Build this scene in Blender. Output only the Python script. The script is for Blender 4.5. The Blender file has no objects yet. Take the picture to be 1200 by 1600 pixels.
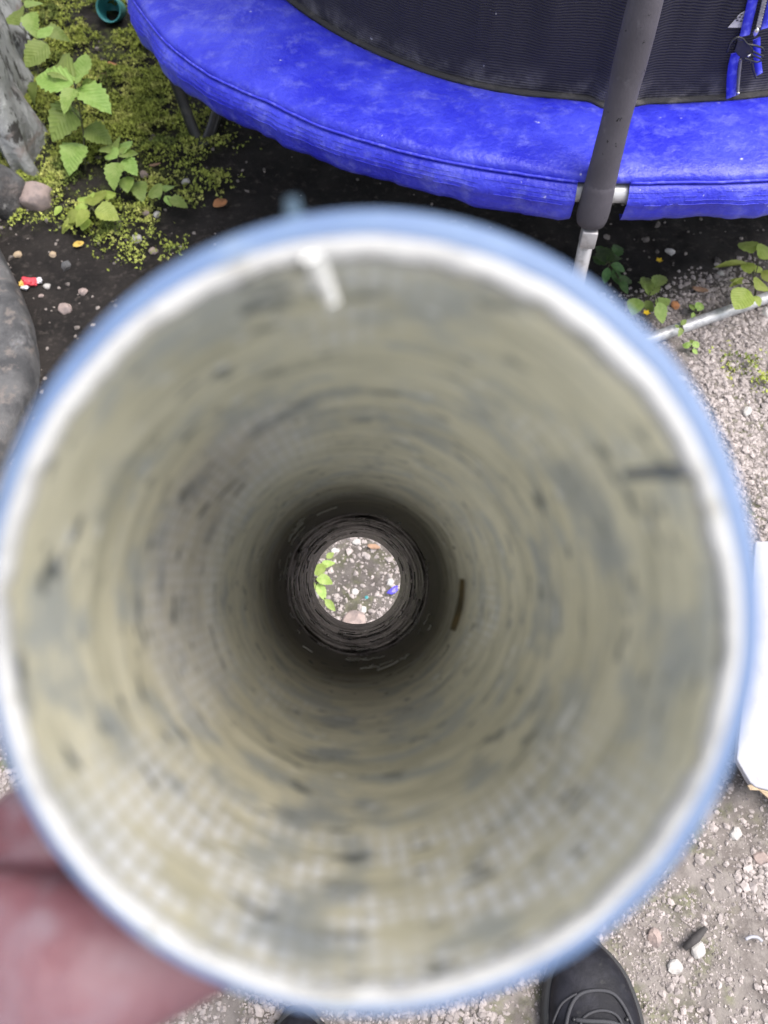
import bpy, math, random
import numpy as np
from mathutils import Vector, Matrix
R = math.radians
random.seed(7); rng = np.random.default_rng(11)
S = bpy.context.scene
COL = S.collection

# ------------------------------------------------------------------ camera, sky, sun, exposure
H, TH, F = 1.2, R(30), 1200.0            # lens height (m), tilt away from straight down, focal length in photo pixels
cd = bpy.data.cameras.new('camera'); cam = bpy.data.objects.new('camera', cd); COL.objects.link(cam)
cam.location = (0, 0, H); cam.rotation_euler = (TH, 0, 0)
cd.sensor_fit = 'HORIZONTAL'; cd.sensor_width = 36; cd.lens = 36.0
cd.clip_start = 0.01; cd.clip_end = 400
cd.dof.use_dof = True; cd.dof.focus_distance = 0.82; cd.dof.aperture_fstop = 11.0; cd.dof.aperture_blades = 0
S.camera = cam
SUN_EL, SUN_AZ = R(66), R(98)            # azimuth measured from +Y towards +X
W = bpy.data.worlds.new('World'); S.world = W; W.use_nodes = True
nt = W.node_tree; bg = nt.nodes['Background']
sky = nt.nodes.new('ShaderNodeTexSky'); sky.sky_type = 'NISHITA'; sky.sun_disc = False
sky.sun_elevation = SUN_EL; sky.sun_rotation = SUN_AZ; sky.air_density = 1.0; sky.dust_density = 3.0; sky.ozone_density = 1.0
hs = nt.nodes.new('ShaderNodeHueSaturation'); hs.inputs['Saturation'].default_value = .38     # overcast: a whiter sky
nt.links.new(sky.outputs[0], hs.inputs['Color']); nt.links.new(hs.outputs[0], bg.inputs[0]); bg.inputs[1].default_value = 0.10
sl = bpy.data.lights.new('sun', 'SUN'); sun = bpy.data.objects.new('sun', sl); COL.objects.link(sun)
sl.energy = 1.5; sl.angle = R(42); sl.color = (1.0, 0.95, 0.90)
sd = Vector((math.sin(SUN_AZ)*math.cos(SUN_EL), math.cos(SUN_AZ)*math.cos(SUN_EL), math.sin(SUN_EL)))
sun.rotation_euler = sd.to_track_quat('Z', 'Y').to_euler(); sun.location = (1, 1, 4)
S.view_settings.view_transform = 'Standard'; S.view_settings.look = 'None'
S.view_settings.gamma = 1; S.view_settings.use_curve_mapping = False; S.view_settings.exposure = 1.68
S.cycles.max_bounces = 14; S.cycles.diffuse_bounces = 10; S.cycles.glossy_bounces = 4; S.cycles.transparent_max_bounces = 12
S.cycles.use_denoising = True
S.cycles.sample_clamp_indirect = 8

# ------------------------------------------------------------------ where a sight line meets a height / a depth
def ray(px, py):
    x = (px-600)/F; y = -(py-800)/F
    return np.array([x, y*math.cos(TH)+math.sin(TH), y*math.sin(TH)-math.cos(TH)])
def G(px, py, z=0.0):
    r = ray(px, py); return np.array([0, 0, H]) + r*((z-H)/r[2])
def C2W(x, y, d):
    return np.array([x, y*math.cos(TH)+d*math.sin(TH), H + y*math.sin(TH)-d*math.cos(TH)])

# ------------------------------------------------------------------ numeric noise
_T = rng.random((256, 256))
def vn(x, y, s=0):
    x = np.asarray(x, float)+s*17.3; y = np.asarray(y, float)+s*31.7
    xi = np.floor(x).astype(int); yi = np.floor(y).astype(int); fx = x-xi; fy = y-yi
    fx = fx*fx*(3-2*fx); fy = fy*fy*(3-2*fy)
    a = _T[xi % 256, yi % 256]; b = _T[(xi+1) % 256, yi % 256]; c = _T[xi % 256, (yi+1) % 256]; d = _T[(xi+1) % 256, (yi+1) % 256]
    return (a*(1-fx)+b*fx)*(1-fy)+(c*(1-fx)+d*fx)*fy
def fbm(x, y, f, o=3, s=0):
    r = 0; a = 1; t = 0
    for i in range(o):
        r = r+a*vn(np.asarray(x)*f, np.asarray(y)*f, s+i); t += a; a *= .5; f *= 2.1
    return r/t
def sstep(a, b, x):
    t = np.clip((np.asarray(x, float)-a)/(b-a), 0, 1); return t*t*(3-2*t)
def gz(x, y):
    m = gravel_mask(x, y)
    return (fbm(x, y, 3, 3, 1)-.5)*.03 + (fbm(x, y, 28, 3, 5)-.5)*.012*(1+.4*m)
def gravel_mask(x, y):
    x = np.asarray(x); y = np.asarray(y)
    return sstep(-.12, .10, 1.0+.33*x-y+(fbm(x, y, 7, 3, 9)-.5)*.22)

# ------------------------------------------------------------------ materials
def base(name):
    m = bpy.data.materials.new(name); m.use_nodes = True
    t = m.node_tree; return m, t, t.nodes['Principled BSDF']
def N(t, typ, **kw):
    n = t.nodes.new(typ)
    for k, v in kw.items():
        if k in n.inputs and not hasattr(n, k): n.inputs[k].default_value = v
        else: setattr(n, k, v)
    return n
def L(t, a, b): t.links.new(a, b)
def col4(c): return (c[0], c[1], c[2], 1)
def mixc(t, fac, a, b, blend='MIX'):
    n = t.nodes.new('ShaderNodeMix'); n.data_type = 'RGBA'; n.blend_type = blend
    for v, i in ((fac, 0), (a, 6), (b, 7)):
        if hasattr(v, 'is_linked'): L(t, v, n.inputs[i])
        elif i == 0: n.inputs[0].default_value = v
        else: n.inputs[i].default_value = col4(v)
    return n.outputs[2]
def noise(t, coord, scale, detail=4, rough=.55, stretch=(1, 1, 1), off=(0, 0, 0)):
    mp = t.nodes.new('ShaderNodeMapping'); mp.inputs['Scale'].default_value = stretch; mp.inputs['Location'].default_value = off
    L(t, coord, mp.inputs[0])
    n = t.nodes.new('ShaderNodeTexNoise'); n.inputs['Scale'].default_value = scale
    n.inputs['Detail'].default_value = detail; n.inputs['Roughness'].default_value = rough
    L(t, mp.outputs[0], n.inputs[0]); return n.outputs[0]
def ramp(t, v, lo, hi, a=0.0, b=1.0):
    n = t.nodes.new('ShaderNodeMapRange'); n.interpolation_type = 'SMOOTHSTEP'
    n.inputs[1].default_value = lo; n.inputs[2].default_value = hi; n.inputs[3].default_value = a; n.inputs[4].default_value = b
    L(t, v, n.inputs[0]); return n.outputs[0]
def math_(t, op, a, b=None):
    n = t.nodes.new('ShaderNodeMath'); n.operation = op
    for v, i in ((a, 0), (b, 1)):
        if v is None: continue
        if hasattr(v, 'is_linked'): L(t, v, n.inputs[i])
        else: n.inputs[i].default_value = v
    return n.outputs[0]
def bump(t, p, h, strength=.3, dist=.002):
    n = t.nodes.new('ShaderNodeBump'); n.inputs['Strength'].default_value = strength; n.inputs['Distance'].default_value = dist
    L(t, h, n.inputs['Height']); L(t, n.outputs[0], p.inputs['Normal'])
def M(name, col, rough=.6, layers=(), bmp=None, metal=0, spec=.5, island=0.0, coat=0):
    """layers: (colour, scale, lo, hi[, stretch]); bmp: (scale, strength, dist)"""
    m, t, p = base(name); co = t.nodes.new('ShaderNodeTexCoord').outputs['Object']
    c = None
    for i, l in enumerate(layers):
        st = l[4] if len(l) > 4 else (1, 1, 1)
        f = ramp(t, noise(t, co, l[1], 5, .6, st, (i*3.7, i*1.3, i*2.1)), l[2], l[3])
        c = mixc(t, f, c if c is not None else col, l[0])
    if island:
        gi = t.nodes.new('ShaderNodeNewGeometry').outputs['Random Per Island']
        oi = t.nodes.new('ShaderNodeObjectInfo').outputs['Random']
        v = math_(t, 'FRACT', math_(t, 'ADD', gi, oi))
        hsv = t.nodes.new('ShaderNodeHueSaturation')
        n = t.nodes.new('ShaderNodeMapRange'); n.inputs[3].default_value = 1-island; n.inputs[4].default_value = 1+island
        L(t, v, n.inputs[0]); L(t, n.outputs[0], hsv.inputs['Value'])
        if c is not None: L(t, c, hsv.inputs['Color'])
        else: hsv.inputs['Color'].default_value = col4(col)
        c = hsv.outputs[0]
    if c is not None: L(t, c, p.inputs['Base Color'])
    else: p.inputs['Base Color'].default_value = col4(col)
    p.inputs['Roughness'].default_value = rough; p.inputs['Metallic'].default_value = metal
    p.inputs['Specular IOR Level'].default_value = spec; p.inputs['Coat Weight'].default_value = coat
    if bmp: bump(t, p, noise(t, co, bmp[0], 6, .65), bmp[1], bmp[2])
    return m
def leafmat(name, col, col2):
    m, t, p = base(name); co = t.nodes.new('ShaderNodeTexCoord').outputs['Object']
    f = noise(t, co, 3.5, 4); c = mixc(t, ramp(t, f, .35, .7), col, col2)
    oi = t.nodes.new('ShaderNodeObjectInfo').outputs['Random']
    hsv = t.nodes.new('ShaderNodeHueSaturation'); L(t, c, hsv.inputs['Color']); L(t, ramp(t, oi, 0, 1, .75, 1.3), hsv.inputs['Value'])
    L(t, ramp(t, oi, 0, 1, .485, .51), hsv.inputs['Hue'])
    # side veins as fine relief
    w = t.nodes.new('ShaderNodeTexWave'); w.inputs['Scale'].default_value = 2.6; w.inputs['Distortion'].default_value = 1.2
    sep = t.nodes.new('ShaderNodeSeparateXYZ'); L(t, co, sep.inputs[0])
    cmb = t.nodes.new('ShaderNodeCombineXYZ'); L(t, math_(t, 'SUBTRACT', sep.outputs[0], math_(t, 'MULTIPLY', math_(t, 'ABSOLUTE', sep.outputs[1]), .7)), cmb.inputs[0])
    L(t, cmb.outputs[0], w.inputs[0]); bump(t, p, w.outputs[1], .22, .02)
    vein = ramp(t, w.outputs[1], .75, 1, 0, .10); c2 = mixc(t, vein, hsv.outputs[0], (col2[0]*1.5, col2[1]*1.3, col2[2]*1.5))
    L(t, c2, p.inputs['Base Color'])
    p.inputs['Roughness'].default_value = .5
    tr = t.nodes.new('ShaderNodeBsdfTranslucent'); L(t, c2, tr.inputs[0])
    mx = t.nodes.new('ShaderNodeMixShader'); mx.inputs[0].default_value = .25
    L(t, p.outputs[0], mx.inputs[1]); L(t, tr.outputs[0], mx.inputs[2]); L(t, mx.outputs[0], t.nodes['Material Output'].inputs[0])
    return m

def ground_mat():
    m, t, p = base('ground_soil'); co = t.nodes.new('ShaderNodeTexCoord').outputs['Object']
    at = t.nodes.new('ShaderNodeAttribute'); at.attribute_name = 'zone'; sep = t.nodes.new('ShaderNodeSeparateXYZ'); L(t, at.outputs['Vector'], sep.inputs[0])
    n1 = noise(t, co, 9, 6, .65); n2 = noise(t, co, 60, 5, .7); n3 = noise(t, co, 26, 5, .6)
    soil = mixc(t, ramp(t, n1, .35, .7), (.011, .0095, .009), (.026, .022, .020))
    soil = mixc(t, ramp(t, n2, .52, .72, 0, .75), soil, (.075, .063, .056))
    dirt = mixc(t, ramp(t, n1, .36, .64), (.135, .117, .108), (.235, .21, .197))
    dirt = mixc(t, ramp(t, n2, .45, .62, 0, .8), dirt, (.24, .215, .20))
    dirt = mixc(t, ramp(t, n3, .60, .75, 0, .45), dirt, (.13, .12, .075))
    green = mixc(t, ramp(t, n2, .4, .65), (.05, .058, .02), (.13, .15, .04))
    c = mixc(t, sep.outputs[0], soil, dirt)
    c = mixc(t, math_(t, 'MULTIPLY', sep.outputs[1], ramp(t, n3, .44, .64)), c, green)
    L(t, c, p.inputs['Base Color']); p.inputs['Roughness'].default_value = .92; p.inputs['Specular IOR Level'].default_value = .25
    bump(t, p, noise(t, co, 130, 6, .7), .8, .004)
    return m

def lining_mat():
    m, t, p = base('pipe_lining')
    at = t.nodes.new('ShaderNodeAttribute'); at.attribute_name = 'pc'; co = at.outputs['Vector']     # (cos, sin, length along the pipe / 5 cm)
    uv = t.nodes.new('ShaderNodeUVMap').outputs[0]; su = t.nodes.new('ShaderNodeSeparateXYZ'); L(t, uv, su.inputs[0])
    ring = noise(t, co, 1.0, 6, .65, (.8, .8, 3.0))
    ring2 = noise(t, co, 1.0, 6, .7, (1.5, 1.5, 9.0), (3, 1, 0))
    blot = noise(t, co, 2.2, 5, .6, (1, 1, 1.1), (7, 2, 5)); blot2 = noise(t, co, 3.3, 4, .55, (1, 1, 1.6), (1, 9, 2))
    c = mixc(t, ramp(t, ring, .3, .7), (.665, .615, .44), (.80, .745, .565))
    c = mixc(t, ramp(t, ring2, .44, .62, 0, .75), c, (.40, .375, .265))
    c = mixc(t, ramp(t, blot, .50, .64, 0, .8), c, (.40, .42, .41))
    # cloth mesh showing through: pale squares between tan threads, in patches
    ca = math_(t, 'ABSOLUTE', math_(t, 'SINE', math_(t, 'MULTIPLY', su.outputs[0], math.pi*92)))
    cb = math_(t, 'ABSOLUTE', math_(t, 'SINE', math_(t, 'MULTIPLY', su.outputs[1], math.pi/.0068)))
    sq = math_(t, 'MULTIPLY', ramp(t, ca, .25, .75), ramp(t, cb, .30, .75, .10, 1))
    patch = noise(t, co, 1.05, 3, .5, (1, 1, .55), (2.2, 5.1, .7))
    # heavier on the lower side near the mouth and on the left further in
    sc = t.nodes.new('ShaderNodeSeparateXYZ'); L(t, co, sc.inputs[0])
    low = math_(t, 'MULTIPLY', ramp(t, sc.outputs[1], -.30, -.75), ramp(t, sc.outputs[2], 1.6, 1.0))
    lef = math_(t, 'MULTIPLY', math_(t, 'MULTIPLY', ramp(t, math_(t, 'SUBTRACT', sc.outputs[0], math_(t, 'MULTIPLY', sc.outputs[1], .35)), -.45, -.9), ramp(t, sc.outputs[2], 1.3, 1.8)), ramp(t, sc.outputs[2], 3.9, 2.8))
    pm = math_(t, 'MAXIMUM', math_(t, 'MAXIMUM', low, lef), ramp(t, patch, .56, .70, 0, .7))
    pm = math_(t, 'MULTIPLY', pm, ramp(t, blot2, .62, .47))
    c = mixc(t, math_(t, 'MULTIPLY', sq, pm), c, (.93, .93, .95))
    c = mixc(t, math_(t, 'MULTIPLY', math_(t, 'MULTIPLY', math_(t, 'SUBTRACT', 1.0, sq), pm), .7), c, (.66, .62, .50))
    c = mixc(t, math_(t, 'MULTIPLY', lef, .55), c, (.88, .85, .79))  # pale resin on the left, whitened further against the hand's shade
    # grey grime, dark blots, pale scuffs
    c = mixc(t, ramp(t, noise(t, co, 1.7, 4, .6, (1, 1, .9), (4, 4, 1)), .53, .68, 0, .8), c, (.25, .28, .305))
    c = mixc(t, ramp(t, noise(t, co, 4.2, 4, .6, (1, 1, 1.7), (9, 1, 3)), .60, .66, 0, .9), c, (.07, .08, .085))
    c = mixc(t, ramp(t, noise(t, co, 5.0, 3, .5, (1, 1, 1.2), (1, 7, 8)), .65, .72, 0, .8), c, (.86, .86, .85))
    # the bore dims with depth: shade put into colour, gloss and translucency
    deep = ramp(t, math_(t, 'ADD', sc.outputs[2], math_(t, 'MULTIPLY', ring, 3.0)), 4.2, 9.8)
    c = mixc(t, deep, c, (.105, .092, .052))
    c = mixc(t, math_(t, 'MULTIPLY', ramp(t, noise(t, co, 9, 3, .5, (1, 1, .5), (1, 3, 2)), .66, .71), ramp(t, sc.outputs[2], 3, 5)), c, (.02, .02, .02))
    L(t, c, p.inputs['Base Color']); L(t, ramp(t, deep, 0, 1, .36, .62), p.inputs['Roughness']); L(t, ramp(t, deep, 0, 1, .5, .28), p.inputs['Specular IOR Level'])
    tr = t.nodes.new('ShaderNodeBsdfTranslucent'); L(t, mixc(t, .45, c, (.80, .74, .54)), tr.inputs[0])
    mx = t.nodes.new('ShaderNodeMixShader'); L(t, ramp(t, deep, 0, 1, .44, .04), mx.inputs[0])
    L(t, p.outputs[0], mx.inputs[1]); L(t, tr.outputs[0], mx.inputs[2]); L(t, mx.outputs[0], t.nodes['Material Output'].inputs[0])
    h = math_(t, 'ADD', math_(t, 'MULTIPLY', ring2, 1.0), math_(t, 'MULTIPLY', math_(t, 'MULTIPLY', sq, pm), .6))
    bump(t, p, h, .35, .0012)
    return m
def sleeve_mat():
    m, t, p = base('greasy_sleeve')
    at = t.nodes.new('ShaderNodeAttribute'); at.attribute_name = 'pc'; co = at.outputs['Vector']
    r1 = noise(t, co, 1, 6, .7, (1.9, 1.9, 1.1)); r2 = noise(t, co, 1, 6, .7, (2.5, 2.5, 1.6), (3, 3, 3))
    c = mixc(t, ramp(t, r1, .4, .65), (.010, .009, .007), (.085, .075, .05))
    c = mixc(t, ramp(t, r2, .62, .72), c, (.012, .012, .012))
    c = mixc(t, ramp(t, noise(t, co, 1, 6, .75, (4, 4, 2.4), (1, 6, 3)), .585, .625), c, (.42, .42, .40))  # specular flecks painted as pale spots in the colour
    L(t, c, p.inputs['Base Color']); p.inputs['Roughness'].default_value = .42; p.inputs['Specular IOR Level'].default_value = .35
    bump(t, p, r1, .9, .004); return m
def vinyl_mat():
    m, t, p = base('blue_vinyl'); co = t.nodes.new('ShaderNodeTexCoord').outputs['Object']
    a = noise(t, co, 7, 6, .65); b = noise(t, co, 30, 6, .7, (1, 1, 1), (3, 1, 2)); d = noise(t, co, 55, 3, .5, (1, 1, 1), (5, 5, 5))
    c = mixc(t, ramp(t, a, .35, .7), (.012, .015, .44), (.042, .052, .57))
    c = mixc(t, ramp(t, b, .48, .72, 0, .5), c, (.15, .165, .60))
    c = mixc(t, ramp(t, noise(t, co, 13, 5, .7, (1, 1, 1), (8, 2, 4)), .54, .78, 0, .28), c, (.21, .22, .55))
    c = mixc(t, ramp(t, d, .72, .77, 0, .8), c, (.5, .5, .62))
    L(t, c, p.inputs['Base Color']); p.inputs['Roughness'].default_value = .46
    sp = t.nodes.new('ShaderNodeSeparateXYZ'); L(t, co, sp.inputs[0])
    h = math_(t, 'ADD', a, math_(t, 'MULTIPLY', noise(t, co, 140, 4, .6), .25)); h = math_(t, 'ADD', h, math_(t, 'MULTIPLY', noise(t, co, 22, 3, .6, (1, 1, 1), (2, 8, 1)), .35)); bump(t, p, h, .55, .014)
    return m
def net_mat():
    m, t, p = base('net_mesh'); uv = t.nodes.new('ShaderNodeUVMap').outputs[0]; co = t.nodes.new('ShaderNodeTexCoord').outputs['Object']
    su = t.nodes.new('ShaderNodeSeparateXYZ'); L(t, uv, su.inputs[0])
    wob = math_(t, 'MULTIPLY', noise(t, co, 9, 3), .012)
    v = math_(t, 'ADD', su.outputs[1], wob)
    ln = math_(t, 'ABSOLUTE', math_(t, 'SINE', math_(t, 'MULTIPLY', v, math.pi/.0042)))
    lu = math_(t, 'ABSOLUTE', math_(t, 'SINE', math_(t, 'MULTIPLY', su.outputs[0], math.pi/.003)))
    c = mixc(t, ramp(t, ln, .55, .95), (.015, .014, .021), (.028, .0265, .038))
    dust = math_(t, 'MULTIPLY', ramp(t, su.outputs[1], .055, 0.0), ramp(t, noise(t, co, 11, 6, .7), .42, .66))
    c = mixc(t, math_(t, 'MULTIPLY', dust, .75), c, (.17, .16, .16))
    c = mixc(t, ramp(t, noise(t, co, 70, 2, .4), .77, .80, 0, .8), c, (.3, .3, .33))
    L(t, c, p.inputs['Base Color']); p.inputs['Roughness'].default_value = .75; p.inputs['Specular IOR Level'].default_value = .3
    bump(t, p, ln, .5, .002)
    al = math_(t, 'MAXIMUM', ramp(t, math_(t, 'MAXIMUM', ln, lu), .25, .6, .55, 1), dust); L(t, al, p.inputs['Alpha'])
    return m

MAT = dict(
    soil=ground_mat(), lining=lining_mat(), sleeve=sleeve_mat(), vinyl=vinyl_mat(), net=net_mat(),
    pvc_blue=M('blue_plastic', (.115, .205, .42), .45, [((.15, .25, .46), 40, .45, .65), ((.24, .33, .49), 90, .62, .72)], (120, .3, .002)),
    pvc_white=M('white_plastic', (.40, .40, .395), .6, [((.28, .28, .28), 45, .46, .66), ((.25, .245, .22), 90, .60, .72)], (150, .35, .002)),
    gravel=M('pale_gravel', (.36, .318, .305), .85, [((.27, .238, .228), 90, .48, .66)], (200, .5, .002), island=.22, spec=.3),
    stone_pink=M('pink_stone', (.34, .265, .24), .85, [((.23, .185, .175), 40, .42, .62)], (120, .5, .004)),
    stone_white=M('white_stone', (.46, .44, .42), .8, [((.34, .32, .31), 60, .48, .65)], (150, .4, .003)),
    stone_tan=M('tan_stone', (.42, .32, .21), .85, [((.28, .22, .16), 60, .45, .65)], (150, .4, .003)),
    rock=M('grey_rock', (.12, .12, .125), .88, [((.055, .052, .052), 9, .42, .62), ((.30, .29, .28), 22, .56, .70), ((.24, .20, .185), 7, .56, .72)], (45, .9, .012)),
    wall=M('weathered_render', (.36, .365, .365), .85, [((.24, .24, .24), 9, .44, .6), ((.06, .056, .054), 16, .54, .62), ((.30, .25, .235), 13, .56, .68, (1, .4, 1)), ((.50, .51, .505), 45, .58, .70)], (50, .8, .01)),
    slab=M('dark_concrete', (.10, .098, .10), .8, [((.045, .045, .048), 11, .42, .62), ((.22, .215, .22), 16, .54, .72, (1, .5, 1)), ((.15, .13, .12), 40, .52, .7)], (80, .6, .006)),
    moss=M('moss', (.27, .31, .065), .9, [((.12, .155, .04), 9, .52, .66), ((.42, .43, .13), 17, .50, .66)], None, island=.5, spec=.2),
    leaf_bright=leafmat('bright_leaf', (.235, .36, .075), (.32, .44, .12)),
    leaf_dark=leafmat('dark_leaf', (.055, .125, .035), (.09, .18, .05)),
    leaf_yellow=leafmat('yellow_leaf', (.26, .34, .055), (.34, .41, .09)),
    stem=M('stem', (.06, .06, .03), .7),
    petal=M('yellow_petal', (.75, .50, .02), .6),
    litter_orange=M('orange_litter', (.52, .235, .10), .75, [((.33, .15, .07), 60, .45, .65)], (90, .4, .003)),
    litter_brown=M('brown_litter', (.33, .205, .135), .8, [((.19, .12, .08), 60, .45, .65)], (90, .4, .003)),
    steel=M('galvanised_steel', (.52, .52, .53), .42, [((.38, .38, .39), 60, .45, .6)], (120, .15, .001), metal=.3),
    steel_matt=M('dull_steel', (.36, .35, .36), .5, [((.25, .24, .24), 50, .45, .65)], (120, .2, .001), metal=.35),
    black_steel=M('black_steel', (.022, .022, .025), .42, [((.05, .048, .046), 30, .52, .7)], (90, .2, .002)),
    foam=M('foam_sleeve', (.080, .074, .088), .8, [((.065, .06, .072), 10, .4, .6), ((.012, .012, .014), 75, .655, .675), ((.13, .122, .138), 35, .6, .78)], (260, .45, .0015), spec=.25),
    cap=M('grey_cap', (.088, .082, .095), .5, [((.075, .07, .08), 25, .42, .62)], (150, .2, .001)),
    jump_mat=M('jump_mat', (.014, .014, .016), .7, [((.03, .03, .032), 30, .5, .7)], (400, .4, .001)),
    webbing=M('blue_webbing', (.03, .035, .55), .6, [((.10, .11, .66), 110, .48, .65)], (500, .6, .001)),
    black_plastic=M('black_plastic', (.014, .014, .016), .34, [((.03, .03, .033), 80, .5, .7)], (140, .15, .001)),
    grey_cord=M('grey_cord', (.16, .15, .15), .7),
    chrome=M('zip_metal', (.72, .70, .70), .25, metal=1.0),
    tag=M('pale_tag', (.50, .48, .50), .7, [((.36, .35, .37), 200, .5, .65)]),
    ink=M('tag_ink', (.03, .03, .035), .7),
    teal=M('teal_plastic', (.05, .25, .27), .4, [((.10, .34, .35), 30, .5, .7)], (60, .2, .002)),
    white_board=M('white_board', (.36, .36, .40), .6, [((.31, .31, .345), 18, .44, .66), ((.27, .265, .28), 70, .60, .74)], (90, .25, .003)),
    shadow_batten_dark=M('shadow_dark', (.035, .034, .036), .75),
    red=M('red_foil', (.60, .055, .075), .35, [((.40, .03, .05), 120, .5, .65)]),
    yellow=M('yellow_foil', (.62, .42, .10), .45), white_foil=M('white_foil', (.66, .64, .68), .45),
    blue_bit=M('violet_blue_plastic', (.09, .07, .62), .4),
    skin=M('skin', (.175, .088, .104), .55, [((.155, .058, .070), 50, .45, .62), ((.19, .122, .145), 44, .49, .66), ((.16, .085, .065), 14, .60, .72)], (180, .5, .002)),
    nail=M('nail', (.55, .33, .29), .3),
    shoe=M('black_leather', (.009, .009, .013), .55, [((.02, .02, .027), 25, .45, .65), ((.035, .034, .036), 60, .6, .75)], (160, .35, .002), spec=.2),
    sole=M('shoe_sole', (.03, .03, .032), .7, [((.09, .085, .08), 60, .55, .7)], (140, .4, .002)),
    lace=M('shoe_lace', (.045, .045, .052), .8, bmp=(900, .6, .001)),
    trousers=M('trousers', (.03, .035, .05), .9, bmp=(300, .4, .002)),
    jacket=M('jacket', (.06, .065, .07), .9, bmp=(200, .4, .002)),
    hair=M('hair', (.02, .015, .012), .6, bmp=(150, .8, .01)),
    glint_pale=M('pale_glint', (.80, .80, .77), .4),
    twig=M('twig', (.05, .045, .045), .8, bmp=(120, .5, .003)),
)
def seethrough(m, fac, c):              # thin plastic: some daylight comes through
    t = m.node_tree; p = t.nodes['Principled BSDF']; tr = t.nodes.new('ShaderNodeBsdfTranslucent'); tr.inputs[0].default_value = col4(c)
    mx = t.nodes.new('ShaderNodeMixShader'); mx.inputs[0].default_value = fac
    L(t, p.outputs[0], mx.inputs[1]); L(t, tr.outputs[0], mx.inputs[2]); L(t, mx.outputs[0], t.nodes['Material Output'].inputs[0])
seethrough(MAT['pvc_blue'], .42, (.72, .76, .80))
MAT['skin'].node_tree.nodes['Principled BSDF'].inputs['Subsurface Weight'].default_value = .15
MAT['skin'].node_tree.nodes['Principled BSDF'].inputs['Subsurface Radius'].default_value = (.006, .002, .001)

# ------------------------------------------------------------------ mesh building
def link_mesh(name, v, f, mats, parent=None, mi=None, smooth=True):
    me = bpy.data.meshes.new(name); v = np.asarray(v, float)
    off = np.array(parent.location) if parent is not None and parent.parent is None else np.zeros(3)
    if parent is not None and parent.parent is not None: off = np.array(parent.parent.location)
    if parent is not None: v = v-off
    me.from_pydata(v.tolist(), [], [tuple(int(i) for i in q) for q in f])
    for m in (mats if isinstance(mats, (list, tuple)) else [mats]): me.materials.append(m)
    if mi is not None: me.polygons.foreach_set('material_index', np.asarray(mi, dtype=np.int32))
    me.polygons.foreach_set('use_smooth', [smooth]*len(me.polygons)); me.update()
    o = bpy.data.objects.new(name, me); COL.objects.link(o)
    if parent is not None: o.parent = parent
    return o
def tag(o, label, cat, group=None):
    o['label'] = label; o['category'] = cat
    if group: o['group'] = group
    return o
def thing(name, label, cat, loc, group=None):
    o = bpy.data.objects.new(name, None); COL.objects.link(o); o.location = tuple(float(a) for a in loc); o.empty_display_size = .02
    return tag(o, label, cat, group)
class MB:
    def __init__(s): s.v = []; s.f = []
    def add(s, v, f):
        n = len(s.v); s.v += [tuple(float(c) for c in p) for p in v]; s.f += [tuple(i+n for i in q) for q in f]; return s
    def tube(s, pts, r, n=10, caps=True, flat=1.0):
        pts = [Vector(p) for p in pts]; k = len(pts); rs = r if isinstance(r, (list, tuple)) else [r]*k
        V = []; up = None
        for i, p in enumerate(pts):
            d = (pts[min(i+1, k-1)]-pts[max(i-1, 0)]).normalized()
            if up is None: up = Vector((0, 0, 1)) if abs(d.z) < .9 else Vector((0, 1, 0))
            a = d.cross(up).normalized(); b = a.cross(d).normalized(); up = b
            for j in range(n):
                t = 2*math.pi*j/n; V.append(p+a*math.cos(t)*rs[i]+b*math.sin(t)*rs[i]*flat)
        Fc = [(i*n+j, i*n+(j+1) % n, (i+1)*n+(j+1) % n, (i+1)*n+j) for i in range(k-1) for j in range(n)]
        if caps: Fc += [tuple(range(n-1, -1, -1)), tuple((k-1)*n+j for j in range(n))]
        return s.add(V, Fc)
    def box(s, c, ax, ay, az):
        c = Vector(c); ax = Vector(ax); ay = Vector(ay); az = Vector(az)
        V = [c+ax*i+ay*j+az*k for i in (-1, 1) for j in (-1, 1) for k in (-1, 1)]
        return s.add(V, [(0, 1, 3, 2), (4, 6, 7, 5), (0, 4, 5, 1), (2, 3, 7, 6), (0, 2, 6, 4), (1, 5, 7, 3)])
    def build(s, name, mats, parent=None, smooth=True, bevel=0):
        o = link_mesh(name, s.v, s.f, mats, parent, smooth=smooth)
        if bevel:
            b = o.modifiers.new('bevel', 'BEVEL'); b.width = bevel; b.segments = 2; b.limit_method = 'ANGLE'
        return o
def bez(p, n=8):
    """smooth path through the points"""
    p = [np.asarray(q, float) for q in p]; out = []
    for i in range(len(p)-1):
        a = p[max(i-1, 0)]; b = p[i]; c = p[i+1]; d = p[min(i+2, len(p)-1)]
        for k in range(n):
            t = k/n; out.append(.5*((2*b)+(-a+c)*t+(2*a-5*b+4*c-d)*t*t+(-a+3*b-3*c+d)*t**3))
    out.append(p[-1]); return out
import bmesh
def ico(sub):
    bm = bmesh.new(); bmesh.ops.create_icosphere(bm, subdivisions=sub, radius=1)
    bm.verts.ensure_lookup_table(); v = np.array([x.co[:] for x in bm.verts]); f = [tuple(x.index for x in q.verts) for q in bm.faces]; bm.free(); return v, f
ICO1, ICO2, ICO3 = ico(1), ico(2), ico(3)
def lump(sub, size, seed, rough=.25, freq=1.6, cuts=5):
    v, f = (ICO1, ICO2, ICO3)[sub-1]; v = v.copy(); g = np.random.default_rng(seed)
    for _ in range(cuts):                                   # flat broken faces
        n = g.normal(size=3); n /= np.linalg.norm(n); d = v@n; lim = g.uniform(.55, .85); k = d > lim; v[k] -= np.outer(d[k]-lim, n)
    nz = fbm(v[:, 0]*1.3+seed, v[:, 1]*1.3+v[:, 2]*.9, freq, 3, seed % 50)-.5
    v *= (1+rough*2*nz)[:, None]; return v*np.asarray(size), f

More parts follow.
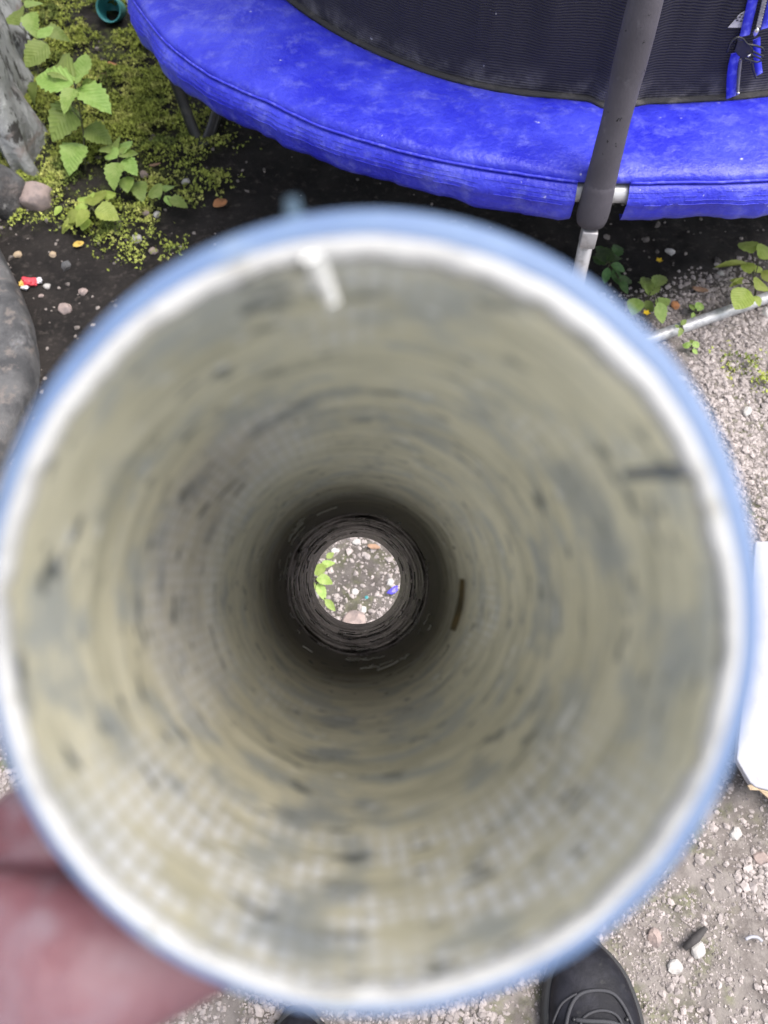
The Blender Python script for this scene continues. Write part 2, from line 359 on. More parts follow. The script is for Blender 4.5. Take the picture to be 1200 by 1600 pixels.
# ------------------------------------------------------------------ ground: one sheet to the horizon, fine near the camera
def axis(lo, hi, step, far):
    c = list(np.arange(lo, hi+1e-6, step)); d = step; a = lo
    left = []
    while a > -far: d *= 1.35; a -= d; left.append(a)
    d = step; a = hi; right = []
    while a < far: d *= 1.35; a += d; right.append(a)
    return np.array(left[::-1]+c+right)
xs = axis(-1.5, 1.3, .0085, 120); ys = axis(-.5, 2.9, .0085, 120)
X, Y = np.meshgrid(xs, ys); Z = gz(X, Y)
gv = np.stack([X.ravel(), Y.ravel(), Z.ravel()], 1); nx, ny = len(xs), len(ys)
i0 = (np.arange(ny-1)[:, None]*nx+np.arange(nx-1)[None]).ravel()
gf = np.stack([i0, i0+1, i0+nx+1, i0+nx], 1)
gme = bpy.data.meshes.new('ground'); gme.vertices.add(len(gv)); gme.vertices.foreach_set('co', gv.ravel())
gme.loops.add(gf.size); gme.loops.foreach_set('vertex_index', gf.ravel().astype(np.int32))
gme.polygons.add(len(gf)); gme.polygons.foreach_set('loop_start', (np.arange(len(gf))*4).astype(np.int32))
gme.update(calc_edges=True); gme.validate(); gme.polygons.foreach_set('use_smooth', [True]*len(gf)); gme.materials.append(MAT['soil'])
def moss_density(x, y):
    n = fbm(x, y, 6, 3, 3); edge = 1-sstep(-.62, -.30, x+.18*(2.0-y)+(n-.5)*.5)
    low = sstep(1.35, 1.62, y+(n-.5)*.35-.12*(x+.7))
    return edge*low*sstep(.30, .55, n+.12)
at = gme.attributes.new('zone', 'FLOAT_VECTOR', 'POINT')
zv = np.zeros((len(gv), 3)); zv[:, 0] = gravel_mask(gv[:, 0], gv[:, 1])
zv[:, 1] = np.maximum(moss_density(gv[:, 0], gv[:, 1]), .55*sstep(.45, .65, fbm(gv[:, 0], gv[:, 1], 9, 3, 4))*zv[:, 0])
zv[:, 0] *= 1-.5*np.exp(-((gv[:, 0]+.05)**2+(gv[:, 1]-.55)**2)/.015); zv[:, 1] = np.maximum(zv[:, 1], .5*np.exp(-((gv[:, 0]+.05)**2+(gv[:, 1]-.55)**2)/.006)); at.data.foreach_set('vector', zv.ravel())  # soil darkened under the bore in place of shade; green is moss
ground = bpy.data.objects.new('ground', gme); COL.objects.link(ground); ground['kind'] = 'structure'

def scatter(name, P, Rr, template, mat, sq=(.55, 1.0), sink=.25):
    tv, tf = template; n = len(P); V = []; tf = np.array(tf)
    for i in range(n):
        q = tv*(1+rng.uniform(-.34, .34, size=(len(tv), 1)))*np.array([1, rng.uniform(.6, 1), rng.uniform(*sq)])*Rr[i]
        a = rng.uniform(0, 6.283); b = rng.normal(0, .35); ca, sa, cb, sb = math.cos(a), math.sin(a), math.cos(b), math.sin(b)
        q = q@np.array([[ca, -sa, 0], [sa*cb, ca*cb, -sb], [sa*sb, ca*sb, cb]]).T
        V.append(q+P[i]+np.array([0, 0, Rr[i]*(.5-sink)]))
    Fc = (tf[None]+(np.arange(n)*len(tv))[:, None, None]).reshape(-1, 3)
    o = link_mesh(name, np.concatenate(V), Fc, mat, smooth=False); o['kind'] = 'stuff'; return o
# gravel over the pale ground, sparse grit in the dark soil
g = rng.uniform((-.75, -.35), (1.15, 1.35), size=(100000, 2)); m = gravel_mask(g[:, 0], g[:, 1])
patch = sstep(.42, .60, fbm(g[:, 0], g[:, 1], 8, 3, 21))
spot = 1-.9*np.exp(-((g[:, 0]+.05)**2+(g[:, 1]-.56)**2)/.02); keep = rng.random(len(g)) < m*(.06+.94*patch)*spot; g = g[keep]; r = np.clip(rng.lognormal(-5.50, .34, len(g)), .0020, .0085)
scatter('gravel', np.c_[g, gz(g[:, 0], g[:, 1])], r, ICO1, MAT['gravel'], (.45, .85), .42)
OCT = (np.array([(1, 0, 0), (-1, 0, 0), (0, 1, 0), (0, -1, 0), (0, 0, 1), (0, 0, -1)], float), [(0, 2, 4), (2, 1, 4), (1, 3, 4), (3, 0, 4), (2, 0, 5), (1, 2, 5), (3, 1, 5), (0, 3, 5)])
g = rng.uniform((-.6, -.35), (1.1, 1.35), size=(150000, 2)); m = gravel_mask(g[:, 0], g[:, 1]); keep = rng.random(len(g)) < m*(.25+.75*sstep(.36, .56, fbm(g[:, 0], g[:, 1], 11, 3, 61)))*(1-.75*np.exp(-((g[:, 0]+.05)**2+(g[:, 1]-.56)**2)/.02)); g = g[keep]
scatter('fine_gravel', np.c_[g, gz(g[:, 0], g[:, 1])], np.clip(rng.lognormal(-6.2, .35, len(g)), .0012, .004), OCT, MAT['gravel'], (.5, 1), .35)
g = rng.uniform((-1.0, .75), (1.2, 2.4), size=(1900, 2)); m = 1-gravel_mask(g[:, 0], g[:, 1]); keep = rng.random(len(g)) < m*sstep(.35, .6, fbm(g[:, 0], g[:, 1], 6, 2, 30)); g = g[keep]
scatter('grit', np.c_[g, gz(g[:, 0], g[:, 1])], np.clip(rng.lognormal(-5.6, .45, len(g)), .0015, .010), ICO1, M('dark_grit', (.19, .165, .15), .9, island=.6))

# moss: tiny tufts
g = rng.uniform((-1.35, 1.25), (-.2, 3.0), size=(150000, 2)); keep = rng.random(len(g)) < moss_density(g[:, 0], g[:, 1])*(.12+.95*sstep(.36, .62, fbm(g[:, 0], g[:, 1], 17, 3, 44))); g = g[keep]
g2 = np.array([G(px+rng.normal(0, s), py+rng.normal(0, s*.8))[:2] for px, py, s, k in
     ((170, 370, 20, 260), (230, 335, 11, 120), (210, 395, 16, 120), (340, 290, 10, 160), (300, 310, 12, 90), (130, 350, 10, 120), (270, 390, 14, 70), (1140, 570, 14, 60), (1170, 575, 9, 50), (1190, 600, 8, 40)) for _ in range(k)])
cq = G(177, 40)[:2]; g = np.concatenate([g, g2]); g = g[np.hypot(*(g-cq).T) > .075]; n = len(g); V = np.zeros((n*6, 3)); bz = gz(g[:, 0], g[:, 1])+sstep(.34, .70, fbm(g[:, 0], g[:, 1], 17, 3, 44))*.022
for k in range(2):
    a = rng.uniform(0, 6.283, n); s = rng.uniform(.003, .008, n); t = rng.uniform(.2, 1.1, n)
    dx, dy = np.cos(a), np.sin(a); c = np.c_[g+rng.normal(0, .003, (n, 2)), bz]
    V[k*3::6] = c+np.c_[-dy*s*.5, dx*s*.5, 0*s]; V[k*3+1::6] = c+np.c_[dy*s*.5, -dx*s*.5, 0*s]
    V[k*3+2::6] = c+np.c_[dx*s*np.cos(t), dy*s*np.cos(t), s*np.sin(t)*1.2]
o = link_mesh('moss', V, np.arange(n*6).reshape(-1, 3), MAT['moss'], smooth=False); o['kind'] = 'stuff'

# ------------------------------------------------------------------ old wall on the left, a broken foot and stones
def wall_block(name, path, top, thick, mat, label, cat, seed, amp):
    """a rough wall: face follows the base path, leaning back as it rises"""
    P = bez(path, 10); P = np.array(P); n = len(P); nz = 26; V = []
    d = np.gradient(P, axis=0); nrm = np.c_[-d[:, 1], d[:, 0]]; nrm /= np.linalg.norm(nrm, axis=1)[:, None]
    t = np.arange(n)*.02
    for k in range(nz):
        z = -.04+(top+.04)*(k/(nz-1))
        off = amp*2*(fbm(t*9+seed, z*9+np.zeros(n), 1.0, 4, seed)-.5)+.10*z+.02*sstep(.12, .0, z)*np.sin(t*30)
        V.append(np.c_[P+nrm*off[:, None], np.full(n, z)])
    back = np.c_[P+nrm*thick, np.full(n, top)]; back2 = np.c_[P+nrm*thick, np.full(n, -.04)]
    V += [back, back2]; V = np.array(V); K = len(V)
    f = [(k*n+i, k*n+i+1, (k+1)*n+i+1, (k+1)*n+i) for k in range(K-1) for i in range(n-1)]
    f += [tuple(k*n for k in range(K))[::-1], tuple(k*n+n-1 for k in range(K))]
    o = link_mesh(name, V.reshape(-1, 3), f, mat); return tag(o, label, cat)
wp = [G(*p)[:2] for p in ((30, 290), (66, 272), (60, 200), (46, 130), (34, 60), (24, 0))]; wp.append(wp[-1]+(wp[-1]-wp[-2])*4)
wall_block('old_wall', wp, .62, .22, MAT['wall'], 'weathered grey rendered wall with flaking foot beside the moss and nettles', 'wall', 4, .022)
def stone(name, px, py, r, mat, label, cat='stone', group=None, flat=.6, seed=0, sub=2, sq=(1, .8), z=None, rot=0.0):
    p = G(px, py); v, f = lump(sub, (r*sq[0], r*sq[1], r*flat), seed+int(px*3+py), .22)
    ca, sa = math.cos(rot), math.sin(rot); v = v@np.array([[ca, -sa, 0], [sa, ca, 0], [0, 0, 1]]).T
    zz = float(gz(p[0], p[1])) if z is None else z
    o = link_mesh(name, v, f, mat, smooth=(sub > 2)); o.location = (p[0], p[1], zz+r*flat*.34); return tag(o, label, cat, group)
stone('rock', 2, 322, .075, MAT['rock'], 'dark grey rock at the foot of the old wall, left of the pink stone', 'rock', flat=1.1, sub=3)
stone('rock', 60, 322, .046, MAT['stone_pink'], 'pale pink lump of stone against the foot of the grey wall', 'rock', flat=.8, sub=3)

# dark slab at the left edge
b = [G(*p)[:2] for p in ((-120, 250), (-50, 322), (-6, 380), (20, 428), (42, 478), (58, 530), (64, 600), (40, 680), (-10, 760))]
b = np.array(bez(b, 6)); n = len(b); cen = np.array([-1.05, .95])
prof = [(.0, -.02), (.0, .035), (.006, .052), (.020, .062), (.06, .064), (.30, .066)]
V = []
for s, z in prof:
    q = b+(cen-b)/np.linalg.norm(cen-b, axis=1)[:, None]*s; V.append(np.c_[q, z+(fbm(q[:, 0], q[:, 1], 14, 3, 8)-.5)*.008])
back = [np.c_[b*0+cen, np.full(n, .066)]]; V = np.array(V+back); K = len(V)
f = [(k*n+i, k*n+i+1, (k+1)*n+i+1, (k+1)*n+i) for k in range(K-1) for i in range(n-1)]
tag(link_mesh('concrete_slab', V.reshape(-1, 3), f, MAT['slab']), 'dark grey weathered slab with a rounded edge beside the red wrapper', 'slab')

# ------------------------------------------------------------------ trampoline
TC = np.array([.44, 2.06]); ZT = .43
def polar(pts, z):
    q = np.array([G(*p, z)[:2] for p in pts])-TC; return np.degrees(np.arctan2(q[:, 1], q[:, 0])), np.hypot(q[:, 0], q[:, 1])
oa, orr = polar(((226, 18), (262, 62), (330, 112), (420, 152), (500, 190), (575, 214), (650, 235), (800, 262), (905, 277), (985, 279), (1060, 277), (1200, 274)), ZT)
ia, ir = polar(((450, 0), (500, 36), (600, 88), (700, 124), (800, 146), (880, 153), (920, 157), (940, 168), (985, 166), (1010, 161), (1100, 157), (1200, 149)), ZT)
def interp(a, aa, rr, dflt):
    A = np.r_[-400, -205, -190, aa, -50, -30, 400]; Rr = np.r_[dflt, dflt, (rr[0]+dflt)/2, rr, (rr[-1]+dflt)/2, dflt, dflt]
    return np.interp(a, A, Rr)
def Ro(a): return interp(np.asarray(a, float), oa, orr, 1.0)
def Ri(a): return interp(np.asarray(a, float), ia, ir, .78)
def tp(a, r, z): a = np.radians(a); return np.stack([TC[0]+np.cos(a)*r, TC[1]+np.sin(a)*r, np.broadcast_to(z, np.shape(a)) if np.ndim(z) == 0 else z], -1)
tramp = thing('trampoline', 'round trampoline with a blue vinyl edge pad and black safety net over bare soil', 'trampoline', (TC[0], TC[1], 0))
A0 = -240.0; A = A0+np.arange(0, 721)*.5
def strip(name, rows, mat, closed=True, uv=None):
    V = np.array(rows); K, n, _ = V.shape; f = [(k*n+i, (k+1)*n+i, (k+1)*n+i+1, k*n+i+1) for k in range(K-1) for i in range(n-1)]
    o = link_mesh(name, V.reshape(-1, 3), f, mat, tramp)
    if uv is not None:
        U = o.data.uv_layers.new(name='UVMap'); li = np.zeros(len(o.data.loops), dtype=np.int32); o.data.loops.foreach_get('vertex_index', li)
        U.data.foreach_set('uv', uv.reshape(-1, 2)[li].ravel())
    return o
ro, ri = Ro(A), Ri(A); gl = ro-ri
wob = lambda f, s, amp: (fbm(A*f, A*0+s, 1, 3, s)-.5)*amp
rows = [tp(A, ri+.004, ZT-.030), tp(A, ri-.001, ZT-.012), tp(A, ri+.004, ZT+.0)]
for t, h in ((.06, .004), (.18, .007), (.34, .009), (.5, .0095), (.66, .010), (.8, .0095), (.9, .008), (.96, .006)):
    rows.append(tp(A, ri+gl*t, ZT+h+wob(.22, int(t*90), .009)+wob(.9, int(t*40)+3, .005)))
rows += [tp(A, ro-.002, ZT+.003+wob(.4, 7, .004)), tp(A, ro+.003, ZT-.004), tp(A, ro+.001, ZT-.008)]
strip('edge_pad', rows, MAT['vinyl'])
# stitched seam (two rolls of piping) and the hanging skirt in panels, open at each pole
AP = [-96.0, -96+60, -96+120, -96+180, -96+240, -96-60]
pole_half = 2.75
def seg_mask(a, half): return np.min(np.abs(((a[:, None]-np.array(AP)[None]+180) % 360)-180), 1) > half
def skirt(a0, a1):
    a = np.linspace(a0, a1, int((a1-a0)*2)+1); r = Ro(a); w = lambda f, s, k: (fbm(a*f, a*0+s, 1, 3, s)-.5)*k
    rows = []
    fold = w(.30, 13, .022)+w(1.1, 14, .004)
    for z, b in ((-.009, -.002), (-.011, .006), (-.018, .0115), (-.028, .0165), (-.035, .0185), (-.039, .0165), (-.048, .0155), (-.060, .013), (-.070, .008)):
        k = min(1, -z/.06); rows.append(tp(a, r+b+fold*k+w(.5, 15, .006)*k, ZT+z+w(.35, 17, .008)*k))
    rows.append(tp(a, r-.006+fold, ZT-.069+w(.35, 17, .008)))
    strip('skirt', rows, MAT['vinyl'])
    m = MB(); m.tube([tuple(q) for q in tp(a, r+.0035, ZT-.0055+w(.9, 19, .002))], .0022, 6); m.build('piping', MAT['webbing'], tramp)
    m = MB()
    for z in (-.017, -.023, -.029, -.035):                  # rows of stitching along the hem band
        for i in range(0, len(a)-1, 1):
            if fbm(np.array([a[i]*.7]), np.array([z*900]), 1, 2, 3)[0] > .36:
                q = tp(a[i:i+2], r[i:i+2]+np.interp(-z, [.011, .018, .028, .035], [.006, .0115, .0165, .0185])+.0004+fold[i:i+2]*min(1, -z/.06)+w(.5, 15, .006)[i:i+2]*min(1, -z/.06), ZT+z+w(.35, 17, .008)[i:i+2]*min(1, -z/.06))
                m.tube([tuple(q[0]), tuple(q[1])], .0007, 4, False)
    o = m.build('stitching', MAT['vinyl'], tramp); o['kind'] = 'stuff'
S_ = sorted(AP)
for i in range(6):
    a0 = S_[i]; a1 = S_[(i+1) % 6]+(360 if i == 5 else 0); skirt(a0+(2.75 if i != 99 else 0), a1-1.75)
# steel ring, mat, net
m = MB(); aa = np.linspace(0, 360, 181); m.tube([tuple(q) for q in tp(aa, Ro(((aa+240) % 360)-240)-.006, ZT-.030)], .0155, 12, False); m.build('frame_ring', MAT['steel'], tramp)
m = MB(); aa = np.linspace(0, 360, 121)[:-1]; q = tp(aa, Ri(((aa+240) % 360)-240)-.006, ZT-.055)
m.add(list(q)+[(TC[0], TC[1], ZT-.075)], [(i, (i+1) % 120, 120) for i in range(120)]); m.build('jumping_mat', MAT['jump_mat'], tramp)
zs = np.r_[np.linspace(-.03, .2, 24), np.linspace(.25, 1.25, 14)]; arc = np.cumsum(np.r_[0, np.hypot(*(np.diff(tp(A, ri, 0), axis=0)[:, :2].T))])
rows = []; uvs = []
for z in zs:
    k = sstep(-.02, .15, z)
    rows.append(tp(A, ri-.006+wob(.35, 23, .018)*k+wob(1.2, 29, .007)*k-.002*k, ZT+z)); uvs.append(np.c_[arc, np.full(len(A), z)])
strip('safety_net', rows, MAT['net'], uv=np.array(uvs))
rows = [tp(A, ri-.002+wob(.8, 33, .004), ZT-.006), tp(A, ri+.004, ZT+.001+wob(.8, 34, .003)), tp(A, ri+.001, ZT+.004+wob(.8, 35, .005)), tp(A, ri-.007, ZT+.005)]
strip('net_hem', rows, M('dusty_hem', (.022, .021, .024), .9, [((.075, .07, .07), 22, .52, .70), ((.02, .02, .022), 30, .5, .66)], (160, .5, .002)))
# poles, each in a foam sleeve, with cap, clamp and leg
def pole(a, base=None, top=None):
    r = float(Ro(((a+240) % 360)-240)); a_ = math.radians(a); d = np.array([math.cos(a_), math.sin(a_), 0])
    if base is None: base = np.array([*TC, 0])+d*(r+.03)+np.array([0, 0, .33])
    if top is None: top = base+d*(-.02)+np.array([0, 0, 1.3])
    base = np.asarray(base); top = np.asarray(top); ax = (top-base)/np.linalg.norm(top-base)
    q = lambda s: tuple(base+ax*s)
    m = MB(); ss = np.linspace(0.03, 1.28, 60)
    n0 = len(ss); m.tube([q(s) for s in ss], [.0222+.0012*math.sin(s*31)+random.uniform(-.0004, .0004) for s in ss], 20); m.build('foam_sleeve', MAT['foam'], tramp)
    m = MB(); m.tube([q(s) for s in (-.012, -.010, .0, .012, .026, .05, .075, .0755)], [.016, .0225, .0250, .0256, .0252, .0240, .0214, .018], 24); m.build('pole_cap', MAT['foam'], tramp)
    m = MB(); m.tube([q(1.27), q(1.33)], .012, 10); m.build('pole_tip', MAT['steel'], tramp)
    side = np.cross(d, [0, 0, 1]); c = base-ax*.028+d*.010
    m = MB(); m.box(c, side*.0125, d*.012, ax*.0145); m.build('clamp', MAT['steel_matt'], tramp, bevel=.002)
    return base, ax, d
fb = G(936, 338, .355); fb = np.array([.333, 1.024, .372]); ft = np.array([.345, 1.185, 1.66])
pole(-96, fb, ft)
legs = [(-96, np.array([.347, 1.008, .013]), np.array([.333, 1.024, .372]))]
m = MB(); m.tube([(.333, 1.0235, .36), (.347, 1.010, .02)], .0125, 12); m.build('leg', MAT['steel_matt'], tramp)
m = MB(); m.tube(bez([(.333, 1.010, .045), (.350, 1.0095, .0145), (.39, 1.027, .0125), (.571, 1.107, .0125), (.824, 1.216, .0125), (.98, 1.283, .0125)], 6), .0125, 12); m.build('ground_bar', MAT['steel'], tramp)
p2 = np.array([.98, 1.283, .0125]); m = MB(); m.tube(bez([p2, p2+np.array([.035, .02, .01]), p2+np.array([.045, .03, .1]), p2+np.array([.06, .06, .36])], 5), .0125, 12); m.build('leg', MAT['steel_matt'], tramp)
for a in (-36, 24, 84, 144): pole(a)
pole(204, np.array([-.515, 1.785, .34]), np.array([-.49, 1.80, 1.66]))
lft = G(318, 222)
m = MB(); m.tube(bez([(-.525, 1.79, .40), (-.49, 1.772, .16), (-.463, 1.745, .03), (-.447, 1.735, .016), (-.432, 1.765, .02), (-.40, 1.90, .06), (-.345, 2.10, .11)], 7), .0135, 12); o = m.build('leg', MAT['black_steel'], tramp); o['label'] = 'bent black tube leg'
for a in (24, 84, 144):
    q = tp(np.array([a, a+24]), .98, 0.0125); m = MB()
    m.tube(bez([tuple(q[0]+np.array([0, 0, .36])), tuple(q[0]+np.array([0, 0, .03])), tuple(q[0]*.95+q[1]*.05), tuple(q[0]*.05+q[1]*.95), tuple(q[1]+np.array([0, 0, .03])), tuple(q[1]+np.array([0, 0, .36]))], 5), .0125, 10); m.build('leg', MAT['steel_matt'], tramp)
# zip door with webbing, buckle and tag, at the right
def onnet(px, py, out=0.0):
    """where the sight line meets the net"""
    r = ray(px, py); best = None
    for t in np.linspace(.8, 1.8, 4001):
        p = np.array([0, 0, H])+r*t; q = p[:2]-TC
        if np.hypot(*q) < float(Ri(np.degrees(math.atan2(q[1], q[0]))))-.006+out: return p
    return p
def ribbon(name, pts, w, mat, out=.004, th=.0008):
    P = [onnet(*p, out) for p in pts]; P = bez(P, 4); m = MB(); V = []
    for i, p in enumerate(P):
        d = P[min(i+1, len(P)-1)]-P[max(i-1, 0)]; d = d/np.linalg.norm(d); q = np.array([p[0]-TC[0], p[1]-TC[1], 0]); q /= np.linalg.norm(q)
        s = np.cross(d, q); s /= np.linalg.norm(s); V += [p-s*w/2, p+s*w/2, p+s*w/2+q*th, p-s*w/2+q*th]
    k = len(P); f = [(4*i+j, 4*i+(j+1) % 4, 4*i+4+(j+1) % 4, 4*i+4+j) for i in range(k-1) for j in range(4)]+[(0, 1, 2, 3), (4*k-1, 4*k-2, 4*k-3, 4*k-4)]
    m.add(V, f); return m.build(name, mat, tramp)
ribbon('zip_tape', [(1184, -40), (1176, 0), (1163, 56)], .016, MAT['webbing'], .006)
ribbon('zip_tape', [(1213, -40), (1207, 0), (1196, 44)], .016, MAT['webbing'], .006)
ribbon('strap', [(1150, 82), (1144, 110), (1142, 152)], .016, MAT['webbing'], .008)
ribbon('strap', [(1182, 60), (1183, 90), (1186, 116)], .011, MAT['webbing'], .010)
ribbon('edge_cord', [(1157, 92), (1154, 120), (1152, 148)], .004, MAT['grey_cord'], .010, .002)
ribbon('edge_cord', [(1174, 96), (1177, 110), (1181, 121)], .003, MAT['black_plastic'], .013, .002)
m = MB()
for i in range(34):
    t = i/33; p = onnet(1201-t*16.5, -30+t*72, .010)
    m.box(p, (.0028, 0, 0), (0, .001, 0), (0, 0, .0008)); m.box(p+np.array([.0018 if i % 2 else -.0018, 0, .0010]), (.0018, 0, 0), (0, .0014, 0), (0, 0, .0006))
o = m.build('zip_teeth', MAT['steel_matt'], tramp, smooth=False); o['kind'] = 'stuff'
ribbon('zip_backing', [(1199, -36), (1194, 0), (1184, 44)], .0085, MAT['black_plastic'], .008)
p = onnet(1181, 51, .014); v, f = lump(2, (.0045, .003, .0075), 5, .08, cuts=2); m = MB(); m.add(v+p, f); m.build('zip_slider', MAT['chrome'], tramp)
def bucklepart(name, pxs, th, out=.016, mat='black_plastic'):
    P = [onnet(*q, out) for q in pxs]; c = sum(P)/len(P); n = np.cross(P[1]-P[0], P[2]-P[0]); n /= np.linalg.norm(n)
    if n@(np.array([0, 0, H])-c) < 0: n = -n
    k = len(P); m = MB(); m.add([p for p in P]+[p+n*th for p in P], [tuple(range(k))[::-1], tuple(range(k, 2*k))]+[(i, (i+1) % k, k+(i+1) % k, k+i) for i in range(k)])
    return m.build(name, MAT[mat], tramp, smooth=False, bevel=.0008)
bucklepart('buckle', [(1151, 60), (1163, 61), (1171, 69), (1176, 74), (1172, 82), (1165, 92), (1152, 84), (1146, 76)], .006)
def bar(name, pts, r, out, mat='black_plastic'):
    m = MB(); m.tube(bez([onnet(*q, out) for q in pts], 4), r, 6); return m.build(name, MAT[mat], tramp)
bar('buckle_frame', [(1136, 81), (1141, 68), (1150, 59), (1160, 60), (1168, 69), (1180, 71), (1191, 75), (1193, 80)], .0016, .022)
bar('buckle_frame', [(1176, 80), (1184, 84), (1193, 88)], .0015, .022)
bar('buckle_frame', [(1171, 84), (1180, 88), (1190, 93), (1183, 97), (1172, 94), (1163, 91)], .0014, .022)
bar('buckle_prong', [(1168, 88), (1172, 86)], .0018, .026, 'chrome')
bucklepart('care_tag', [(1137, 43), (1146, 33), (1155, 22), (1163, 17), (1170, 17), (1163, 43)], .0006, .004, 'tag')
m = MB()
for px, py in ((1159, 23), (1161, 28), (1156, 27), (1152, 32), (1150, 29), (1158, 33)):
    p = onnet(px, py, .0065); m.box(p, (.0016, 0, .0004), (0, .0004, 0), (-.0003, 0, .0009))
m.build('tag_print', MAT['ink'], tramp, smooth=False)
bar('rivet', [(1153, 144), (1153, 146)], .0028, .012, 'chrome')

# ------------------------------------------------------------------ plants
def leaf_template(name, serr, widest, droop, mat, n=13):
    V = []; f = []
    sk = random.uniform(-.10, .10); hl = random.uniform(.82, 1.0)
    for i in range(n+1):
        t = i/n; w = (math.sin(math.pi*min(1, (t/widest)*.5) if t < widest else math.pi*(.5+.5*(t-widest)/(1-widest))))**.8 if 0 < t < 1 else .02
        w *= (1+serr*(1 if i % 2 else -1)) if 0 < i < n else 1
        z = droop*(4*t*(1-t)*.25-.6*t*t)*.5
        m0 = sk*4*t*(1-t); V += [(t-.03*w, m0-w*.5*hl, z+w*.10+random.uniform(-.016, .016)), (t, m0, z), (t-.03*w, m0+w*.5, z+w*.07+random.uniform(-.016, .016))]
    for i in range(n): a = 3*i; f += [(a, a+3, a+4, a+1), (a+1, a+4, a+5, a+2)]
    me = bpy.data.meshes.new(name); me.from_pydata(V, [], f); me.materials.append(mat)
    me.polygons.foreach_set('use_smooth', [True]*len(me.polygons)); return me
LT = {k: [leaf_template('leaf', s, w, d, MAT[k]) for s, w, d in ((.09, .34, .5), (.07, .40, .35), (.10, .30, .7), (.08, .36, .95), (.11, .33, .15), (.08, .42, -.25))] for k in ('leaf_bright', 'leaf_dark', 'leaf_yellow')}
LT['round'] = [leaf_template('leaf', .02, .5, .3, MAT['leaf_yellow']), leaf_template('leaf', .03, .45, .4, MAT['leaf_yellow'])]
LT['roundgreen'] = [leaf_template('leaf', .02, .5, .3, MAT['leaf_bright']), leaf_template('leaf', .03, .45, .4, MAT['leaf_bright'])]
def plant(name, label, foot, top, leaves, kind, group=None, flowers=()):
    """foot (px,py), top (px,py,z); leaves: (base px,py, tip px,py, width ratio, z base, z tip)"""
    p0 = G(*foot); p0[2] = float(gz(p0[0], p0[1])); p1 = G(*top); root = thing(name, label, 'plant', p0, group)
    m = MB(); path = bez([p0, p0*.5+p1*.5+np.array([.006, 0, 0]), p1], 5); m.tube(path, [.0024-.0012*i/(len(path)-1) for i in range(len(path))], 6)
    for bx, by, tx, ty, w, zb, zt in leaves:
        b = Vector(G(bx, by, zb)); t = Vector(G(tx, ty, zt)); d = t-b; ln = d.length; d.normalize()
        up = Vector((random.uniform(-.25, .25), -.35+random.uniform(-.2, .2), 1)); y = up.cross(d).normalized(); z = d.cross(y)
        Mw = Matrix(((d.x, y.x, z.x, b.x), (d.y, y.y, z.y, b.y), (d.z, y.z, z.z, b.z), (0, 0, 0, 1))) @ Matrix.Diagonal((ln, ln*w, ln, 1))
        o = bpy.data.objects.new('leaf', random.choice(LT[kind])); COL.objects.link(o); o.parent = root
        o.matrix_basis = Matrix.Translation(-Vector(p0)) @ Mw
        near = min(path, key=lambda q: np.linalg.norm(np.array(q)-np.array(b))+abs(q[2]-max(.0, zb-.02)))
        m.tube(bez([near, (np.array(near)+np.array(b))/2+np.array([0, 0, .004]), np.array(b)], 3), .0011, 5)
    m.build('stem', MAT['stem'], root)
    for fx, fy, fz in flowers:
        c = G(fx, fy, fz); m = MB()
        for k in range(5):
            a = k*1.2566+fx; v = np.array([math.cos(a), math.sin(a), .25]); s = np.array([-v[1], v[0], 0]); 
            m.add([c, c+v*.004-s*.003, c+v*.0085, c+v*.004+s*.003, c+v*.004+np.array([0, 0, -.0008])], [(0, 1, 2), (0, 2, 3), (0, 4, 1), (0, 3, 4), (1, 4, 2), (2, 4, 3)])
        fl = m.build('flower', MAT['petal'], root, smooth=False)
    return root
plant('nettle', 'tall nettle with a bright star of toothed leaves nearest the grey wall', (136, 276), (117, 133, .20), [
    (115, 130, 53, 120, .62, .20, .19), (122, 138, 173, 176, .66, .19, .175), (118, 139, 96, 173, .66, .195, .18), (118, 126, 78, 82, .5, .20, .20),
    (122, 128, 136, 88, .66, .205, .21), (128, 132, 163, 140, .7, .19, .17), (118, 132, 130, 118, .5, .21, .215), (116, 168, 76, 210, .95, .13, .11), (134, 200, 174, 222, .9, .10, .085),
    (122, 224, 102, 264, .95, .07, .055), (112, 172, 84, 158, .5, .14, .13), (120, 236, 98, 232, .6, .05, .05)], 'leaf_bright')
plant('nettle', 'nettle with one broad pale leaf standing highest beside the wall', (66, 90), (62, 66, .17), [
    (74, 68, 38, 102, .85, .17, .15), (46, 20, 55, 56, .7, .15, .13), (70, 48, 110, 60, .75, .14, .12), (40, 12, 68, 4, .7, .15, .14), (60, 60, 84, 44, .6, .16, .16), (30, 40, 28, 8, .6, .12, .12), (58, 128, 46, 162, .6, .10, .06)], 'leaf_bright')
plant('nettle', 'small bushy nettle between the tall nettle and the pinkish stones', (184, 268), (187, 242, .09), [
    (184, 244, 216, 238, .7, .09, .085), (184, 246, 164, 238, .8, .09, .08), (184, 254, 174, 294, .8, .085, .06), (192, 250, 214, 274, .75, .08, .07), (190, 242, 204, 218, .7, .09, .08),
    (182, 240, 176, 214, .7, .085, .07), (198, 276, 198, 300, .9, .05, .04), (190, 262, 206, 262, .7, .07, .065), (214, 284, 222, 312, .85, .03, .02)], 'leaf_bright')
plant('nettle', 'low nettle with three rounded leaves at the dark edge of the moss', (256, 318), (256, 302, .05), [
    (252, 306, 232, 292, .85, .05, .045), (258, 300, 272, 286, .85, .05, .045), (264, 312, 294, 324, .75, .045, .03), (258, 306, 268, 322, .8, .045, .03), (250, 302, 248, 312, .8, .04, .03)], 'leaf_bright')
